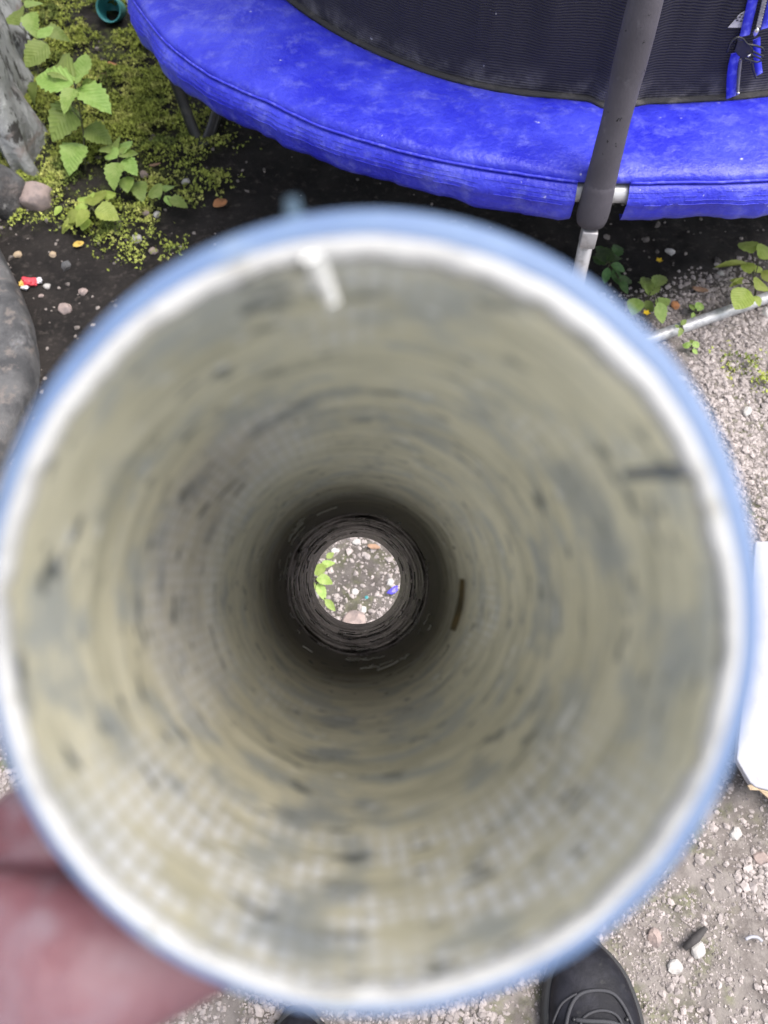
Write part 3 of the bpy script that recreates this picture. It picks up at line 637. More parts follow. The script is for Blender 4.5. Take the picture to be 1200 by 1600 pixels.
plant('nettle', 'leafy nettle clump in front of the pale pink rock', (140, 345), (142, 325, .07), [
    (148, 330, 186, 342, .95, .07, .055), (140, 330, 116, 352, .8, .065, .05), (138, 322, 112, 330, .7, .06, .05), (146, 322, 158, 296, .75, .07, .06), (140, 320, 132, 300, .7, .06, .05), (128, 336, 98, 346, .6, .05, .03), (136, 340, 130, 362, .8, .04, .03),
    (164, 312, 178, 296, .8, .05, .045), (122, 344, 92, 362, .5, .03, .02), (96, 322, 84, 336, .7, .03, .025)], 'leaf_yellow')
plant('weed', 'round leaved weed leaning over the silver ground bar', (1178, 470), (1176, 430, .07), [
    (1168, 452, 1150, 482, 1.0, .07, .06), (1180, 452, 1192, 436, .95, .07, .065), (1176, 396, 1156, 376, .95, .08, .075), (1186, 404, 1206, 384, .9, .08, .075), (1168, 412, 1116, 416, .22, .07, .06),
    (1172, 428, 1164, 408, .8, .07, .07), (1162, 434, 1140, 448, .35, .06, .05), (1180, 462, 1188, 478, .8, .05, .045), (1190, 424, 1212, 440, .8, .06, .06), (1176, 424, 1192, 418, .8, .06, .06), (1160, 444, 1140, 436, .5, .06, .05)], 'round')
plant('weed', 'yellow flowering weed half hidden behind the blue pipe rim', (1012, 470), (1016, 446, .06), [
    (1028, 472, 1034, 506, .75, .06, .03), (994, 466, 988, 492, .9, .06, .05), (1014, 462, 1026, 436, .6, .06, .05), (1020, 454, 996, 436, .45, .06, .05), (1022, 450, 1040, 428, .5, .06, .05), (1006, 452, 1010, 428, .45, .06, .05), (1008, 470, 1020, 488, .7, .04, .03), (1024, 478, 1046, 470, .6, .05, .04)], 'leaf_bright', flowers=((1030, 407, .03), (1010, 489, .05)))
plant('weed', 'dark leafy weed in the shade right of the silver leg', (950, 430), (950, 408, .07), [
    (950, 410, 972, 396, .6, .07, .06), (948, 412, 940, 384, .6, .07, .06), (946, 414, 926, 402, .6, .06, .05), (954, 414, 978, 424, .6, .06, .05), (950, 418, 944, 444, .6, .06, .04), (958, 420, 968, 446, .6, .05, .03), (942, 400, 930, 382, .5, .05, .05), (960, 404, 966, 376, .5, .05, .05), (966, 436, 990, 440, .55, .05, .04), (970, 440, 982, 458, .7, .05, .04)], 'leaf_dark')
plant('seedling', 'tiny two leaved seedling beside the silver ground bar, above it', (1088, 492), (1086, 484, .025), [(1086, 486, 1078, 474, .7, .025, .025), (1088, 486, 1098, 472, .7, .025, .025), (1084, 488, 1082, 500, .6, .02, .015)], 'roundgreen')
plant('seedling', 'little sprig growing over the middle of the silver ground bar', (1063, 522), (1064, 510, .035), [(1064, 512, 1060, 526, .6, .035, .03), (1064, 508, 1072, 500, .6, .03, .03), (1062, 512, 1054, 508, .6, .03, .03)], 'leaf_bright')
plant('seedling', 'small green sprout on the gravel below the silver ground bar', (1080, 548), (1078, 542, .02), [(1080, 541, 1066, 538, .9, .02, .015), (1080, 540, 1094, 536, .7, .02, .018), (1082, 545, 1090, 553, .7, .015, .012), (1084, 538, 1078, 530, .6, .02, .018)], 'roundgreen')
plant('weed', 'bright green weed seen on the left through the bore of the pipe', (488, 915), (492, 905, .06), [
    (494, 905, 522, 911, .62, .06, .05), (494, 900, 510, 878, .6, .06, .05), (502, 884, 524, 878, .6, .05, .05), (496, 912, 508, 938, .55, .05, .04), (508, 936, 524, 955, .5, .04, .03), (510, 872, 522, 864, .7, .04, .04), (492, 910, 480, 930, .5, .05, .04), (490, 900, 476, 890, .5, .05, .05)], 'leaf_bright')

# ------------------------------------------------------------------ litter and single stones
def litter(name, px, py, ln, w, rot, mat, label, cat='leaf litter', z=.006):
    p = G(px, py); p[2] = float(gz(p[0], p[1]))+z; V = []; f = []; n = 7
    for i in range(n+1):
        t = i/n; ww = w*math.sin(math.pi*(.06+.88*t))**.8; zz = .18*ln*(t-.5)**2*2
        for k in (-1, 0, 1): V.append(((t-.5)*ln, k*ww*.5, zz+abs(k)*ww*.22+random.uniform(-.001, .001)))
    for i in range(n):
        for k in range(2): a = 3*i+k; f.append((a, a+3, a+4, a+1))
    me = np.array(V); ca, sa = math.cos(rot), math.sin(rot); me = me@np.array([[ca, -sa, 0], [sa, ca, 0], [0, 0, 1]]).T
    o = link_mesh(name, me, f, mat); o.location = p; s = o.modifiers.new('thickness', 'SOLIDIFY'); s.thickness = .0008; return tag(o, label, cat)
litter('dead_leaf', 183, 118, .048, .018, -.75, MAT['litter_orange'], 'narrow orange dead leaf lying on the moss', z=.014)
litter('dead_leaf', 165, 131, .03, .02, .3, MAT['litter_brown'], 'tan curled scrap of leaf beside the tall nettle', z=.012)
litter('dead_leaf', 345, 322, .034, .03, .6, MAT['litter_orange'], 'rust brown dead leaf just above the blue pipe rim')
litter('dead_leaf', 245, 266, .028, .010, .35, MAT['litter_brown'], 'thin tan leaf strip beside the small bushy nettle')
litter('dead_leaf', 1052, 484, .024, .018, 1.5, MAT['litter_orange'], 'oval orange leaf beside the yellow flowering weed')
litter('dead_leaf', 1090, 460, .034, .015, -.35, MAT['litter_brown'], 'crumpled brown leaf above the silver ground bar')
litter('dead_leaf', 126, 390, .024, .018, .4, MAT['yellow'], 'yellow orange leaf scrap on the dark soil below the nettles')
litter('dead_leaf', 584, 858, .022, .010, -.2, MAT['litter_brown'], 'pale tan leaf scrap at the top of the view through the pipe')
SG = 'loose stones on the soil'
for px, py, r, mt, lb in (
    (226, 277, .014, 'stone_pink', 'pinkish stone between the bushy nettle and the thin tan leaf strip'),
    (290, 285, .011, 'stone_white', 'round white pebble on the black soil under the black trampoline leg'),
    (245, 334, .010, 'stone_white', 'white pebble tucked in a moss tuft below the low nettle'),
    (228, 333, .009, 'stone_pink', 'pink pebble tucked in a moss tuft below the low nettle'),
    (213, 373, .014, 'stone_white', 'pale broken stone midway between the nettle clump and the pipe rim'),
    (240, 390, .012, 'stone_pink', 'pink stone close to the upper left of the blue pipe rim'),
    (30, 402, .011, 'stone_tan', 'round tan pebble just above the dark slab'),
    (85, 402, .010, 'stone_tan', 'round tan pebble left of the yellow leaf scrap'),
    (105, 420, .015, 'rock', 'grey angular stone below the yellow leaf scrap'),
    (75, 449, .010, 'stone_white', 'white oval pebble right of the red wrapper'),
    (66, 466, .007, 'stone_pink', 'small pinkish pebble below the red wrapper'),
    (104, 484, .018, 'stone_pink', 'largest pink stone on the black soil beside the dark slab'),
    (131, 458, .012, 'stone_pink', 'pink stone nearest the left of the blue pipe rim on black soil'),
    (558, 848, .008, 'stone_white', 'white pebble near the top of the view through the pipe'),
    (566, 952, .0095, 'stone_white', 'round white pebble near the bottom of the view through the pipe'),
    (553, 973, .024, 'stone_pink', 'flat pink stone at the bottom edge of the view through the pipe'),
    (610, 910, .009, 'stone_white', 'pale pebble beside the violet scrap seen through the pipe'),
    (555, 925, .007, 'stone_white', 'small pale pebble in the middle of the view through the pipe'),
    (524, 862, .008, 'stone_white', 'greyish white pebble beside the weed seen through the pipe'),
    (1045, 399, .012, 'stone_white', 'pale grey stone in the shade right of the silver leg'),
    (1124, 432, .008, 'stone_white', 'white pebble left of the round leaved weed'),
    (1198, 488, .016, 'stone_white', 'white stone at the right edge below the silver ground bar'),
    (1170, 640, .013, 'stone_white', 'larger pale stone on the gravel under the silver bar'),
    (1062, 592, .012, 'stone_white', 'bright white stone on gravel next to the upper right pipe rim'),
    (1150, 1302, .011, 'stone_white', 'brightest white pebble on the gravel under the white board'),
    (1190, 1340, .013, 'stone_pink', 'pale pink pebble at the right edge below the white board'),
    (1023, 1465, .014, 'stone_pink', 'pinkish stone right of the shoe toe'),
    (1088, 1482, .013, 'stone_white', 'pale stone at the lower end of the dark stick'),
    (1055, 1508, .013, 'stone_white', 'white stone between the shoe and the dark stick')):
    stone('stone', px, py, r, MAT[mt], lb, group=SG, rot=random.uniform(0, 6.28), sq=(1, random.uniform(.7, .95)))
# crumpled red wrapper
p = G(48, 447); w = thing('wrapper', 'crumpled red and yellow sweet wrapper on black soil beside the dark slab', 'wrapper', (p[0], p[1], float(gz(p[0], p[1]))))
for nm, mt, off, sz, sd_ in (('red_foil', 'red', (.002, .002, .009), (.017, .013, .009), 3), ('yellow_foil', 'yellow', (-.014, -.001, .006), (.008, .011, .006), 8), ('white_foil', 'white_foil', (-.006, -.014, .005), (.010, .006, .005), 5), ('white_foil', 'white_foil', (.018, .008, .006), (.008, .009, .006), 6)):
    v, f = lump(3, sz, sd_, .5, 3.2, 7); link_mesh(nm, v+np.array(off)+np.array(w.location), f, MAT[mt], w, smooth=False)
p = G(614, 925); v, f = lump(2, (.011, .006, .004), 9, .3); o = link_mesh('plastic_scrap', v@np.array([[.8, -.6, 0], [.6, .8, 0], [0, 0, 1]]).T, f, MAT['blue_bit'], smooth=False); o.location = (p[0], p[1], p[2]+.008); tag(o, 'violet blue plastic scrap seen through the pipe', 'scrap')
p = G(573, 936); v, f = lump(1, (.004, .004, .003), 2, .2); o = link_mesh('plastic_scrap', v, f, MAT['teal'], smooth=False); o.location = (p[0], p[1], p[2]+.006); tag(o, 'tiny teal plastic speck seen through the pipe', 'scrap')
a, b_ = G(1065, 1482), G(1098, 1450); m = MB(); m.tube([a+np.array([0, 0, .010]), (a+b_)/2+np.array([.001, 0, .013]), b_+np.array([0, 0, .012])], [.004, .0058, .0032], 7); o = m.build('stick', MAT['twig']); tag(o, 'short dark stick lying on the gravel right of the shoe', 'stick')
m = MB(); m.tube(bez([G(*q)+np.array([0, 0, .012]) for q in ((1159, 1468), (1168, 1464), (1178, 1465), (1185, 1471))], 4), .0022, 6); o = m.build('plastic_curl', MAT['white_board']); tag(o, 'curled white plastic shaving on the gravel near the right edge', 'shaving')
# a few short dry twigs in the view down the bore
m = MB(); m.tube([G(500, 866)+np.array([0, 0, .05]), G(508, 871)+np.array([0, 0, .05]), G(518, 878)+np.array([0, 0, .045])], .0009, 5); o = m.build('twig', MAT['twig']); tag(o, 'thin dark twig over the weed seen through the pipe', 'twig')

# teal cup lying on the moss
p = G(177, 40); mo = Vector((.05, -.86, .50)).normalized(); e1 = mo.cross(Vector((0, 0, 1))).normalized(); e2 = e1.cross(mo)
c0 = Vector(p)+Vector((0, 0, .045))
cup = thing('cup', 'teal plastic cup lying open end forward on the moss', 'cup', tuple(Vector(p)))
m = MB(); V = []; prof = [(0, .030), (.002, .033), (-.002, .0335), (-.09, .030), (-.10, .027), (-.10, 0)]; inner = [(0, .030), (-.006, .0285), (-.085, .026), (-.088, 0)]
for pr in (prof, inner):
    V = []; n = 24
    for s, r_ in pr:
        for j in range(n): t = 2*math.pi*j/n; V.append(c0+mo*s+e1*math.cos(t)*r_+e2*math.sin(t)*r_)
    m.add(V, [(i*n+j, i*n+(j+1) % n, (i+1)*n+(j+1) % n, (i+1)*n+j) for i in range(len(pr)-1) for j in range(n)])
m.build('cup_wall', MAT['teal'], cup)
m = MB(); V = [c0+mo*.001+e1*math.cos(2*math.pi*j/24)*.0325+e2*math.sin(2*math.pi*j/24)*.0325 for j in range(25)]; m.tube(V, .0016, 6, False); m.build('lip', MAT['teal'], cup)

# white board at the right, on added battens, dark as its shadow, its corner torn
zt = .07; corners = [G(*q, zt) for q in ((1180, 846), (1151, 1186), (1172, 1222), (1180, 1229), (1212, 1238))]
far = [np.array([1.05, .20, zt]), np.array([1.10, .62, zt])]
ply = corners+far; cx = sum(ply)/len(ply); bo = thing('white_board', 'white foam board with a torn corner lying at the right on the gravel', 'board', (cx[0], cx[1], 0))
m = MB(); k = len(ply); m.add([q+np.array([0, 0, 0]) for q in ply]+[q-np.array([0, 0, .012]) for q in ply], [tuple(range(k)), tuple(range(2*k-1, k-1, -1))]+[(i, k+i, k+(i+1) % k, (i+1) % k) for i in range(k)]); m.build('panel', MAT['white_board'], bo, smooth=False, bevel=.002)
m = MB(); q0 = G(1176, 1232, .066); m.add([q0+np.array(a) for a in ((-.006, .004, 0), (.012, .010, .002), (.034, -.012, .004), (.028, -.020, -.004), (.010, -.002, -.002), (-.004, -.002, .001))]+[q0+np.array(a)-np.array([0, 0, .003]) for a in ((-.006, .004, 0), (.012, .010, .002), (.034, -.012, .004), (.028, -.020, -.004), (.010, -.002, -.002), (-.004, -.002, .001))], [tuple(range(6)), tuple(range(11, 5, -1))]+[(i, 6+i, 6+(i+1) % 6, (i+1) % 6) for i in range(6)])
m.build('torn_strip', MAT['stone_tan'], bo, smooth=False)
qa, qb = G(1168, 1220, .03), G(1222, 1290, .03); d = (qb-qa); d /= np.linalg.norm(d)
m = MB(); m.box((qa+qb)/2+np.array([.02, .03, -.01]), d*.09, np.cross(d, [0, 0, 1])*.012, (0, 0, .03)); m.build('shadow_batten', MAT['shadow_batten_dark'], bo, smooth=False, bevel=.003)
m = MB(); m.box((.80, .55, .027), (.22, .03, 0), (-.003, .02, 0), (0, 0, .029)); m.build('shadow_batten', MAT['shadow_batten_dark'], bo, smooth=False, bevel=.003)

# ------------------------------------------------------------------ the pipe, held close under the lens
K = .11/F
def pline(s, off=(0, 0)):            # centre line in lens space at distance s below the mouth
    t = s/.77; n0 = np.array([(568-600)*K, -(978-800)*K]); n1 = np.array([-.0310, -.0785]); e = np.array(off)*max(0, 1-t*2)
    c = n0*(1-t)+n1*t+e; return c
NA = 192; PH = np.linspace(0, 2*math.pi, NA+1)
jag = (fbm(PH*3/2, PH*0, 2.2, 4, 3)-.5); jag -= np.linspace(jag[0], jag[-1], NA+1); jag = jag-np.linspace(0, 0, NA+1)
jag2 = (fbm(PH*4, PH*0+5, 3.0, 3, 8)-.5); jag2 -= np.linspace(jag2[0], jag2[-1], NA+1)
def ringpts(s, ax, ay, off=(0, 0), dz=None, dr=None):
    c = pline(s, off); d = .11+s+(dz if dz is not None else 0*PH); r = 1+(dr if dr is not None else 0*PH)
    x = c[0]+np.cos(PH)*ax*r; y = c[1]+np.sin(PH)*ay*r
    return np.stack([x, y*math.cos(TH)+d*math.sin(TH), H+y*math.sin(TH)-d*math.cos(TH)], -1)
mouth = C2W(*pline(0), .11)
pipe = thing('pipe', 'long plastic pipe with blue outer skin and white cut rim held under the lens', 'pipe', mouth)
OO = ((579-568)*K, -(959-978)*K)
def loft(name, rows, mat, svals=None, mi=None):
    V = np.array(rows); k, n, _ = V.shape; f = [(a*n+i, a*n+i+1, (a+1)*n+i+1, (a+1)*n+i) for a in range(k-1) for i in range(n-1)]
    o = link_mesh(name, V.reshape(-1, 3), f, mat, pipe)
    if svals is not None:
        sv = np.array(svals); pc = np.stack([np.broadcast_to(np.cos(PH), (k, n)), np.broadcast_to(np.sin(PH), (k, n)), np.broadcast_to(sv[:, None]/.05, (k, n))], -1)
        at = o.data.attributes.new('pc', 'FLOAT_VECTOR', 'POINT'); at.data.foreach_set('vector', pc.ravel())
        U = o.data.uv_layers.new(name='UVMap'); uvv = np.stack([np.broadcast_to(PH/(2*math.pi), (k, n)), np.broadcast_to(sv[:, None], (k, n))], -1).reshape(-1, 2)
        li = np.zeros(len(o.data.loops), dtype=np.int32); o.data.loops.foreach_get('vertex_index', li); U.data.foreach_set('uv', uvv[li].ravel())
    return o
ox, oy = 623*K, 643*K; ix, iy = 567*K, 580*K; fr = .0522
mid = .62                                                     # share of the wall that is blue from outside in
def lerp(a, b, t): return a+(b-a)*t
# blue skin: rounded cut edge, then down the outside
rows = []
bx, by, bo_ = lerp(ox, ix, .585), lerp(oy, iy, .585), np.array(OO)*.415
rows.append(ringpts(0, bx, by, bo_, .0016+jag*.0012, jag2*.010))
for t, dz in ((.44, .0008), (.24, .0008), (.10, .0012), (.0, .0026)): rows.append(ringpts(0, lerp(ox, ix, t), lerp(oy, iy, t), np.array(OO)*(1-t), dz+jag*.0015, jag*.006*(1-t)))
for s in (.02, .05, .1, .2, .3, .45, .6, .74, .766): k = min(1, s/.3); rows.append(ringpts(s, lerp(ox, .0572, k), lerp(oy, .0572, k), OO))
loft('outer_skin', rows, MAT['pvc_blue'])
rows = []
for t, dz, a in ((.59, .0008, .006), (.63, .0002, .004), (.72, -.0002, 0), (.85, .0000, .010), (.94, .0003, .018), (1.0, .0010, .026), (1.0, .0026, .03)):
    rows.append(ringpts(0, lerp(ox, ix, t), lerp(oy, iy, t), np.array(OO)*(1-t), dz+jag*.0012, jag2*a*1.1))
loft('cut_rim', rows, MAT['pvc_white'])
sv = np.unique(np.r_[.0016, .004, np.linspace(.008, .445, 150)])
rows = []
for s in sv:
    k = min(1, s/.35); w = (fbm(PH*1.5+s*3, PH*0+s*60, 1, 2, 6)-.5); w -= np.linspace(w[0], w[-1], NA+1)
    rid = -.0004*math.exp(-((s-.245)/.008)**2)-.0004*sstep(.235, .262, s)+.0005*math.sin(s*140)*.25
    rows.append(ringpts(s, lerp(ix, fr, k)+rid, lerp(iy, fr, k)+rid, (0, 0), None, w*.008))
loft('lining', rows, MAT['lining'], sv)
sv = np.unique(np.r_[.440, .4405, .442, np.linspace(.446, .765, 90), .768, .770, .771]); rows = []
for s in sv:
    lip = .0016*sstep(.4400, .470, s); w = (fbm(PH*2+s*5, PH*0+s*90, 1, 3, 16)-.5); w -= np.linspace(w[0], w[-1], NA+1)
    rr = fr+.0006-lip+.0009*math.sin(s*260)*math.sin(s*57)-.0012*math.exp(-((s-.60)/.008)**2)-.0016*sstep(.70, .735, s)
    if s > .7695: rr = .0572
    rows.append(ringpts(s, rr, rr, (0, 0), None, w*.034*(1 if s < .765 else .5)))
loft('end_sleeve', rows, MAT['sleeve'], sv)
def shred(name, pts, w, mat, th=.0008):
    """pts in lens space (px, py, depth)"""
    P = [C2W((a-600)/F*d, -(b_-800)/F*d, d) for a, b_, d in pts]; P = bez(P, 4); V = []
    v0 = C2W(0, 0, 0)
    for i, p_ in enumerate(P):
        d = P[min(i+1, len(P)-1)]-P[max(i-1, 0)]; s = np.cross(d, p_-v0); s /= np.linalg.norm(s); n_ = np.cross(d, s); n_ /= np.linalg.norm(n_); k = w*(1-.35*(i/(len(P)-1))**2)
        V += [p_-s*k/2, p_+s*k/2, p_+s*k/2+n_*th, p_-s*k/2+n_*th]
    k = len(P); m = MB(); m.add(V, [(4*i+j, 4*i+(j+1) % 4, 4*i+4+(j+1) % 4, 4*i+4+j) for i in range(k-1) for j in range(4)]+[(0, 1, 2, 3), (4*k-1, 4*k-2, 4*k-3, 4*k-4)])
    return m.build(name, mat, pipe)
o = shred('burr', [(488, 395, .110), (498, 425, .113), (516, 465, .118)], .0030, M('bare_shred', (.78, .78, .76), .5, [((.62, .62, .60), 120, .5, .7)]), .0016); o['label'] = 'white shred of plastic hanging inside the rim'
o = shred('burr', [(462, 352, .114), (459, 334, .1155), (457, 318, .119)], .0026, M('burr_plastic', (.055, .09, .13), .5), .001); o['label'] = 'blue shred of plastic sticking out of the rim'
o = shred('burr', [(1085, 738, .112), (1030, 738, .116), (975, 742, .122)], .0022, M('tar_streak', (.10, .11, .12), .6), .0004); o['label'] = 'dark grey streak inside the right of the rim'

m = MB()                                                  # scratches deep down the bore, their glints modelled as fine pale threads
for i in range(120):
    s0 = random.uniform(.33, .70); a0 = random.choice((random.uniform(0, 360), random.uniform(120, 330))); da = random.uniform(2, 20); pts = []
    for k in range(5):
        a = math.radians(a0+da*k/4); sa = s0+random.uniform(-.003, .003)+.006*k/4*random.uniform(-1, 1); c = pline(sa); rr = fr-.0018-(.0008 if sa > .44 else 0); pts.append(C2W(c[0]+math.cos(a)*rr, c[1]+math.sin(a)*rr, .11+sa))
    m.tube(pts, random.uniform(.00025, .0006), 4, False)
o = m.build('scratch_glints', MAT['glint_pale'], pipe); o['kind'] = 'stuff'
o = shred('residue', [(727, 905, .372), (722, 945, .374), (708, 985, .376)], .0052, M('amber_stain', (.17, .125, .06), .5, [((.10, .085, .05), 120, .4, .6)]), .0003); o['label'] = 'amber streak of old residue deep on the right wall of the bore'
# ------------------------------------------------------------------ the person: hand on the pipe, shoe below, the body behind the lens
def skinned(name, verts, edges, rad, mat, parent, sub=2, voxel=None, smooth_it=0):
    me = bpy.data.meshes.new(name); me.from_pydata([tuple(v) for v in verts], edges, [])
    ob = bpy.data.objects.new(name, me); COL.objects.link(ob)
    ob.modifiers.new('skin', 'SKIN'); sk = me.skin_vertices[0].data if me.skin_vertices else None
    if sk is None:
        me.skin_vertices.new() if hasattr(me.skin_vertices, 'new') else None; sk = me.skin_vertices[0].data
    for i, r_ in enumerate(rad): sk[i].radius = (r_, r_) if np.ndim(r_) == 0 else tuple(r_)
    sk[0].use_root = True
    s = ob.modifiers.new('sub', 'SUBSURF'); s.levels = s.render_levels = sub
    if voxel: rm = ob.modifiers.new('remesh', 'REMESH'); rm.mode = 'VOXEL'; rm.voxel_size = voxel
    if smooth_it: sm = ob.modifiers.new('smooth', 'SMOOTH'); sm.iterations = smooth_it; sm.factor = .5
    dg = bpy.context.evaluated_depsgraph_get(); dg.update(); m2 = bpy.data.meshes.new_from_object(ob.evaluated_get(dg))
    bpy.data.objects.remove(ob); m2.name = name; m2.materials.clear(); m2.materials.append(mat)
    m2.polygons.foreach_set('use_smooth', [True]*len(m2.polygons))
    off = np.array(parent.location); co = np.zeros(len(m2.vertices)*3); m2.vertices.foreach_get('co', co); m2.vertices.foreach_set('co', (co.reshape(-1, 3)-off).ravel())
    m2.update(); o = bpy.data.objects.new(name, m2); COL.objects.link(o); o.parent = parent; return o
def HP(phi, rho, D):                   # round the pipe: angle in the picture plane, distance from the pipe's axis, distance below the lens
    c = pline(D-.11); a = math.radians(phi); return C2W(c[0]+math.cos(a)*rho, c[1]+math.sin(a)*rho, D)
person = thing('person', 'person in dark shoes holding the blue rimmed pipe with one bare hand', 'person', (.05, -.20, 0))
hv, he, hr = [], [], []
def hadd(p, r_, link=None):
    hv.append(p); hr.append(r_)
    if link is not None: he.append((link, len(hv)-1))
    return len(hv)-1
wr = hadd(HP(229, .165, .172), .027)
fore = hadd(HP(230, .26, .165), .034, wr); elb = hadd(C2W(-.31, -.29, .10), .042, fore); uar = hadd(np.array([-.27, -.20, 1.16]), .045, elb); sho = hadd(np.array([-.20, -.24, 1.36]), .05, uar)
pm = hadd(HP(224, .118, .172), .026, wr)
for i in range(4):
    D = .184+.0195*i; rr_ = (.0098, .0102, .0098, .0088)[i]
    mc = hadd(HP(222, .090, D), .0135, pm); kn = hadd(HP(211, .0730, D), .0125, mc)
    pip = hadd(HP((166, 163, 165, 170)[i], .0715, D+.002), rr_, kn); dip = hadd(HP((143, 138, 142, 150)[i], .0690, D+.003), rr_*.9, pip); tipp = hadd(HP((127, 120, 125, 135)[i], .0675, D+.004), rr_*.78, dip)
th1 = hadd(HP(227, .098, .150), .0205, pm); th2 = hadd(HP(233, .0815, .141), .0165, th1); th3 = hadd(HP(245, .0740, .157), .0112, th2); th4 = hadd(HP(260, .0700, .178), .0095, th3)
web = hadd(HP(224, .084, .152), .0140, th1); fil = hadd(HP(217, .083, .168), .0165, pm); fil2 = hadd(HP(209, .0765, .172), .0125, fil)
skinned('body', hv, he, hr, MAT['skin'], person, 2, .0022, 6)
m = MB(); p = HP(274, .0795, .142); ax = (HP(282, .079, .143)-p); ax /= np.linalg.norm(ax)
for i in range(4):
    D = .184+.0195*i+.004; a = (127, 120, 125, 135)[i]; p = HP(a+1, .0755, D); t = HP(a-4, .0745, D)-p; t /= np.linalg.norm(t); s = C2W(0, 0, 1)-C2W(0, 0, 0); s = s-t*(s@t); s /= np.linalg.norm(s)
    m.box(p, t*.0055, s*.0048, np.cross(t, s)*.0007)
m.build('fingernails', MAT['nail'], person, bevel=.001)
# shoes
def shoe(x0, toe, ang, name='shoe'):
    n = 22; L_ = .315; V = []; S1 = []; ns = 20
    wprof = lambda t: np.interp(t, [0, .03, .08, .16, .28, .40, .55, .75, .92, 1], [.012, .040, .074, .102, .119, .118, .100, .086, .080, .040])
    hprof = lambda t: np.interp(t, [0, .04, .10, .2, .3, .42, .55, .7, .85, 1], [.030, .046, .055, .060, .066, .082, .104, .120, .125, .115])
    cprof = lambda t: np.interp(t, [0, .3, .6, 1], [.004, .006, .0, -.002])
    ca, sa = math.cos(ang), math.sin(ang)
    def W(x, y, z): return np.array([x0+ca*x-sa*y, toe+sa*x+ca*y, z])
    ts = np.r_[0, .012, .03, .06, .10, np.linspace(.15, 1, n-5)]
    for t in ts:
        w = wprof(t)/2; h = hprof(t)
        for j in range(ns):
            a = 2*math.pi*j/ns; cx, sz = math.cos(a), math.sin(a)
            ex = .75; x = w*np.sign(cx)*abs(cx)**ex; z = .026+(h-.026)*(abs(sz)**.8 if sz > 0 else -.25*abs(sz))
            V.append(W(cprof(t)+x, -t*L_, z))
    k = len(ts); f = [(i*ns+j, (i+1)*ns+j, (i+1)*ns+(j+1) % ns, i*ns+(j+1) % ns) for i in range(k-1) for j in range(ns)]+[tuple(range(ns)), tuple((k-1)*ns+j for j in range(ns))[::-1]]
    so = link_mesh(name, V, f, MAT['shoe'], person); so.modifiers.new('s', 'SUBSURF').levels = 1; so.modifiers['s'].render_levels = 1
    # sole welt
    ol = [(-1, t) for t in ts[::-1]]+[(1, t) for t in ts]; pts = [(sgn*(wprof(t)/2+.0055)+cprof(t), -t*L_+(.006 if t < .02 else 0)) for sgn, t in ol]
    nn = len(pts); V = []
    for z, g_ in ((.002, -.004), (.006, 0), (.024, 0), (.028, -.002), (.030, -.010)):
        for (x, y) in pts: sg = np.sign(x-.003); V.append(W(x+sg*g_, y, z))
    f = [(r_*nn+i, r_*nn+(i+1) % nn, (r_+1)*nn+(i+1) % nn, (r_+1)*nn+i) for r_ in range(4) for i in range(nn)]+[tuple(range(nn))[::-1], tuple(range(4*nn, 5*nn))]
    link_mesh('sole', V, f, MAT['sole'], so)
    # stitched toe cap line, eyestays, tongue and laces
    def top(t, u):                      # a point on the upper: t along, u across (-1..1)
        a = math.acos(max(-1, min(1, u))); w = wprof(t)/2; h = hprof(t); cx, sz = math.cos(a), math.sin(a)
        return W(cprof(t)+w*np.sign(cx)*abs(cx)**.75, -t*L_, .026+(h-.026)*abs(sz)**.8+.0012)
    mm = MB()
    mm.tube(bez([top(.44, -.74), top(.32, -.66), top(.235, -.48), top(.195, -.2), top(.19, .15), top(.225, .42), top(.32, .60), top(.44, .70)], 5), .0022, 6)
    mm.tube(bez([top(.46, -.42), top(.36, -.38), top(.285, -.28), top(.255, 0), top(.275, .26), top(.36, .38), top(.46, .40)], 5), .0018, 6)
    mm.tube(bez([top(.30, -.93), top(.24, -.75), top(.21, -.50), top(.20, -.35)], 5), .0014, 6)
    mm.build('seam', MAT['lace'], so)
    for i in range(5):
        t = .285+.05*i; mm = MB(); mm.tube(bez([top(t, -.42), top(t+.004, -.2)+np.array([0, 0, .003]), top(t+.008, .1)+np.array([0, 0, .004]), top(t+.03, .42)], 4), .0026, 6, flat=.6); mm.build('lace', MAT['lace'], so)
        for u in (-.45, .45): mm = MB(); v, ff = ICO1; mm.add(v*np.array([.0028, .0028, .0016])+top(t, u)+np.array([0, 0, .0004]), ff); mm.build('eyelet', MAT['black_steel'], so)
    return so
shoe(.262, .021, .0)
shoe(-.115, -.062, .06)
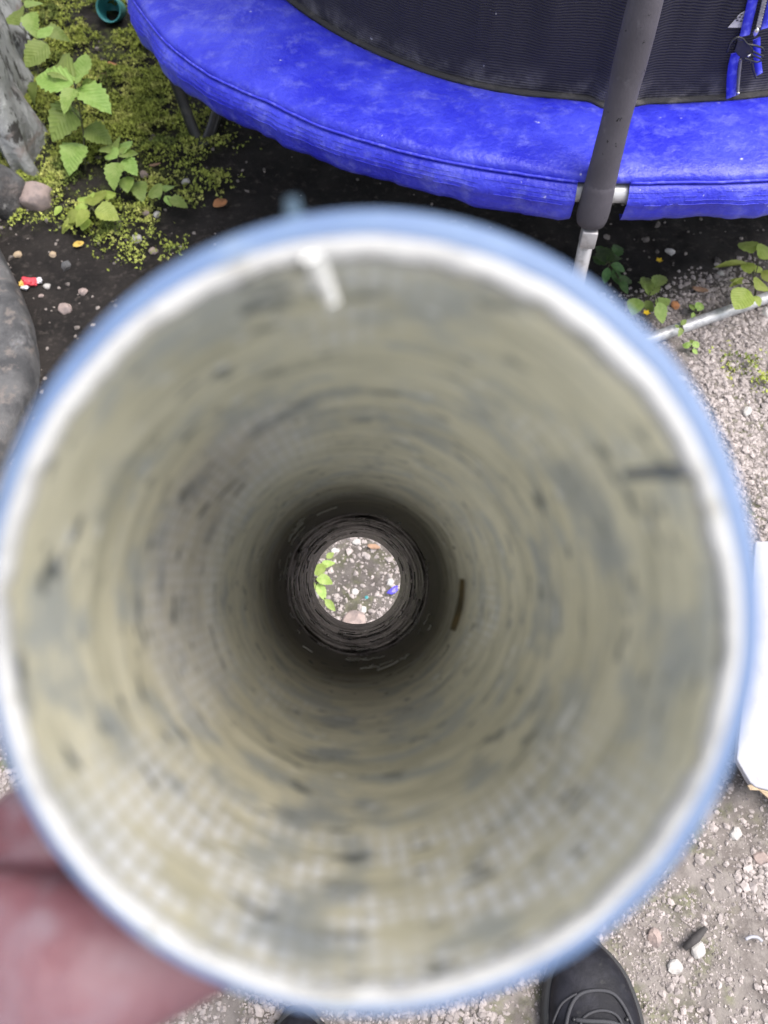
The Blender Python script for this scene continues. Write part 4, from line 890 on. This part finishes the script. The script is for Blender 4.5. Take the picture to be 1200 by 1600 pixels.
# clothed body behind the lens
hip = (.08, -.24, .93); v = [hip, (.17, -.235, .86), (.215, -.22, .47), (.262, -.215, .11), (-.01, -.235, .86), (-.06, -.22, .47), (-.095, -.22, .11)]
skinned('trousers', v, [(0, 1), (1, 2), (2, 3), (0, 4), (4, 5), (5, 6)], [.12, .085, .065, .06, .085, .065, .06], MAT['trousers'], person, 2, .012, 4)
v = [(.08, -.24, .90), (.08, -.25, 1.10), (.07, -.27, 1.30), (.07, -.27, 1.40), (-.12, -.27, 1.37), (-.27, -.21, 1.14), tuple(C2W(-.31, -.29, .10)), tuple(HP(230, .30, .165)), (.26, -.27, 1.37), (.36, -.22, 1.12), (.27, -.07, 1.06)]
skinned('jacket', v, [(0, 1), (1, 2), (2, 3), (2, 4), (4, 5), (5, 6), (6, 7), (2, 8), (8, 9), (9, 10)], [(.15, .11), (.15, .11), (.15, .11), .07, .075, .06, .055, .046, .075, .06, .05], MAT['jacket'], person, 2, .012, 4)
v = [(.07, -.27, 1.40), (.07, -.26, 1.48), (.07, -.245, 1.56), (.07, -.235, 1.635)]
hd = skinned('head', v, [(0, 1), (1, 2), (2, 3)], [.055, .055, .072, .078], MAT['skin'], person, 2, .006, 3)
m = MB()
for sx in (-.031, .031):
    q, f = ICO2; m.add(q*.011+np.array([.07+sx, -.163, 1.60]), f)
m.build('eyes', MAT['white_foil'], hd)
m = MB(); q, f = ICO2; m.add(q*np.array([.012, .02, .022])+np.array([.07, -.155, 1.575]), f); m.build('nose', MAT['skin'], hd)
m = MB(); m.tube(bez([(.05, -.163, 1.535), (.07, -.156, 1.537), (.09, -.163, 1.535)], 4), .005, 6); m.build('mouth', MAT['red'], hd)
q, f = ICO3; m = MB(); k = np.where(q[:, 1] > .35, .86, 1.0); m.add(q*np.array([.088, .092, .075])*k[:, None]+np.array([.07, -.25, 1.655]), f); m.build('hair', MAT['hair'], person)
# right hand: a loose fist out of the sleeve
v = [(.26, -.06, 1.06), (.23, -.03, 1.07), (.21, -.005, 1.075)]; e = [(0, 1), (1, 2)]; r_ = [.027, .026, .02]
for i in range(4): k = len(v); z = 1.10-.02*i; v += [(.205, .01, z), (.185, .03, z), (.165, .02, z)]; e += [(2, k), (k, k+1), (k+1, k+2)]; r_ += [.012, .0095, .008]
k = len(v); v += [(.195, -.02, 1.11), (.17, .0, 1.12)]; e += [(1, k), (k, k+1)]; r_ += [.014, .0095]
skinned('hand', v, e, r_, MAT['skin'], person, 2, .004, 3)
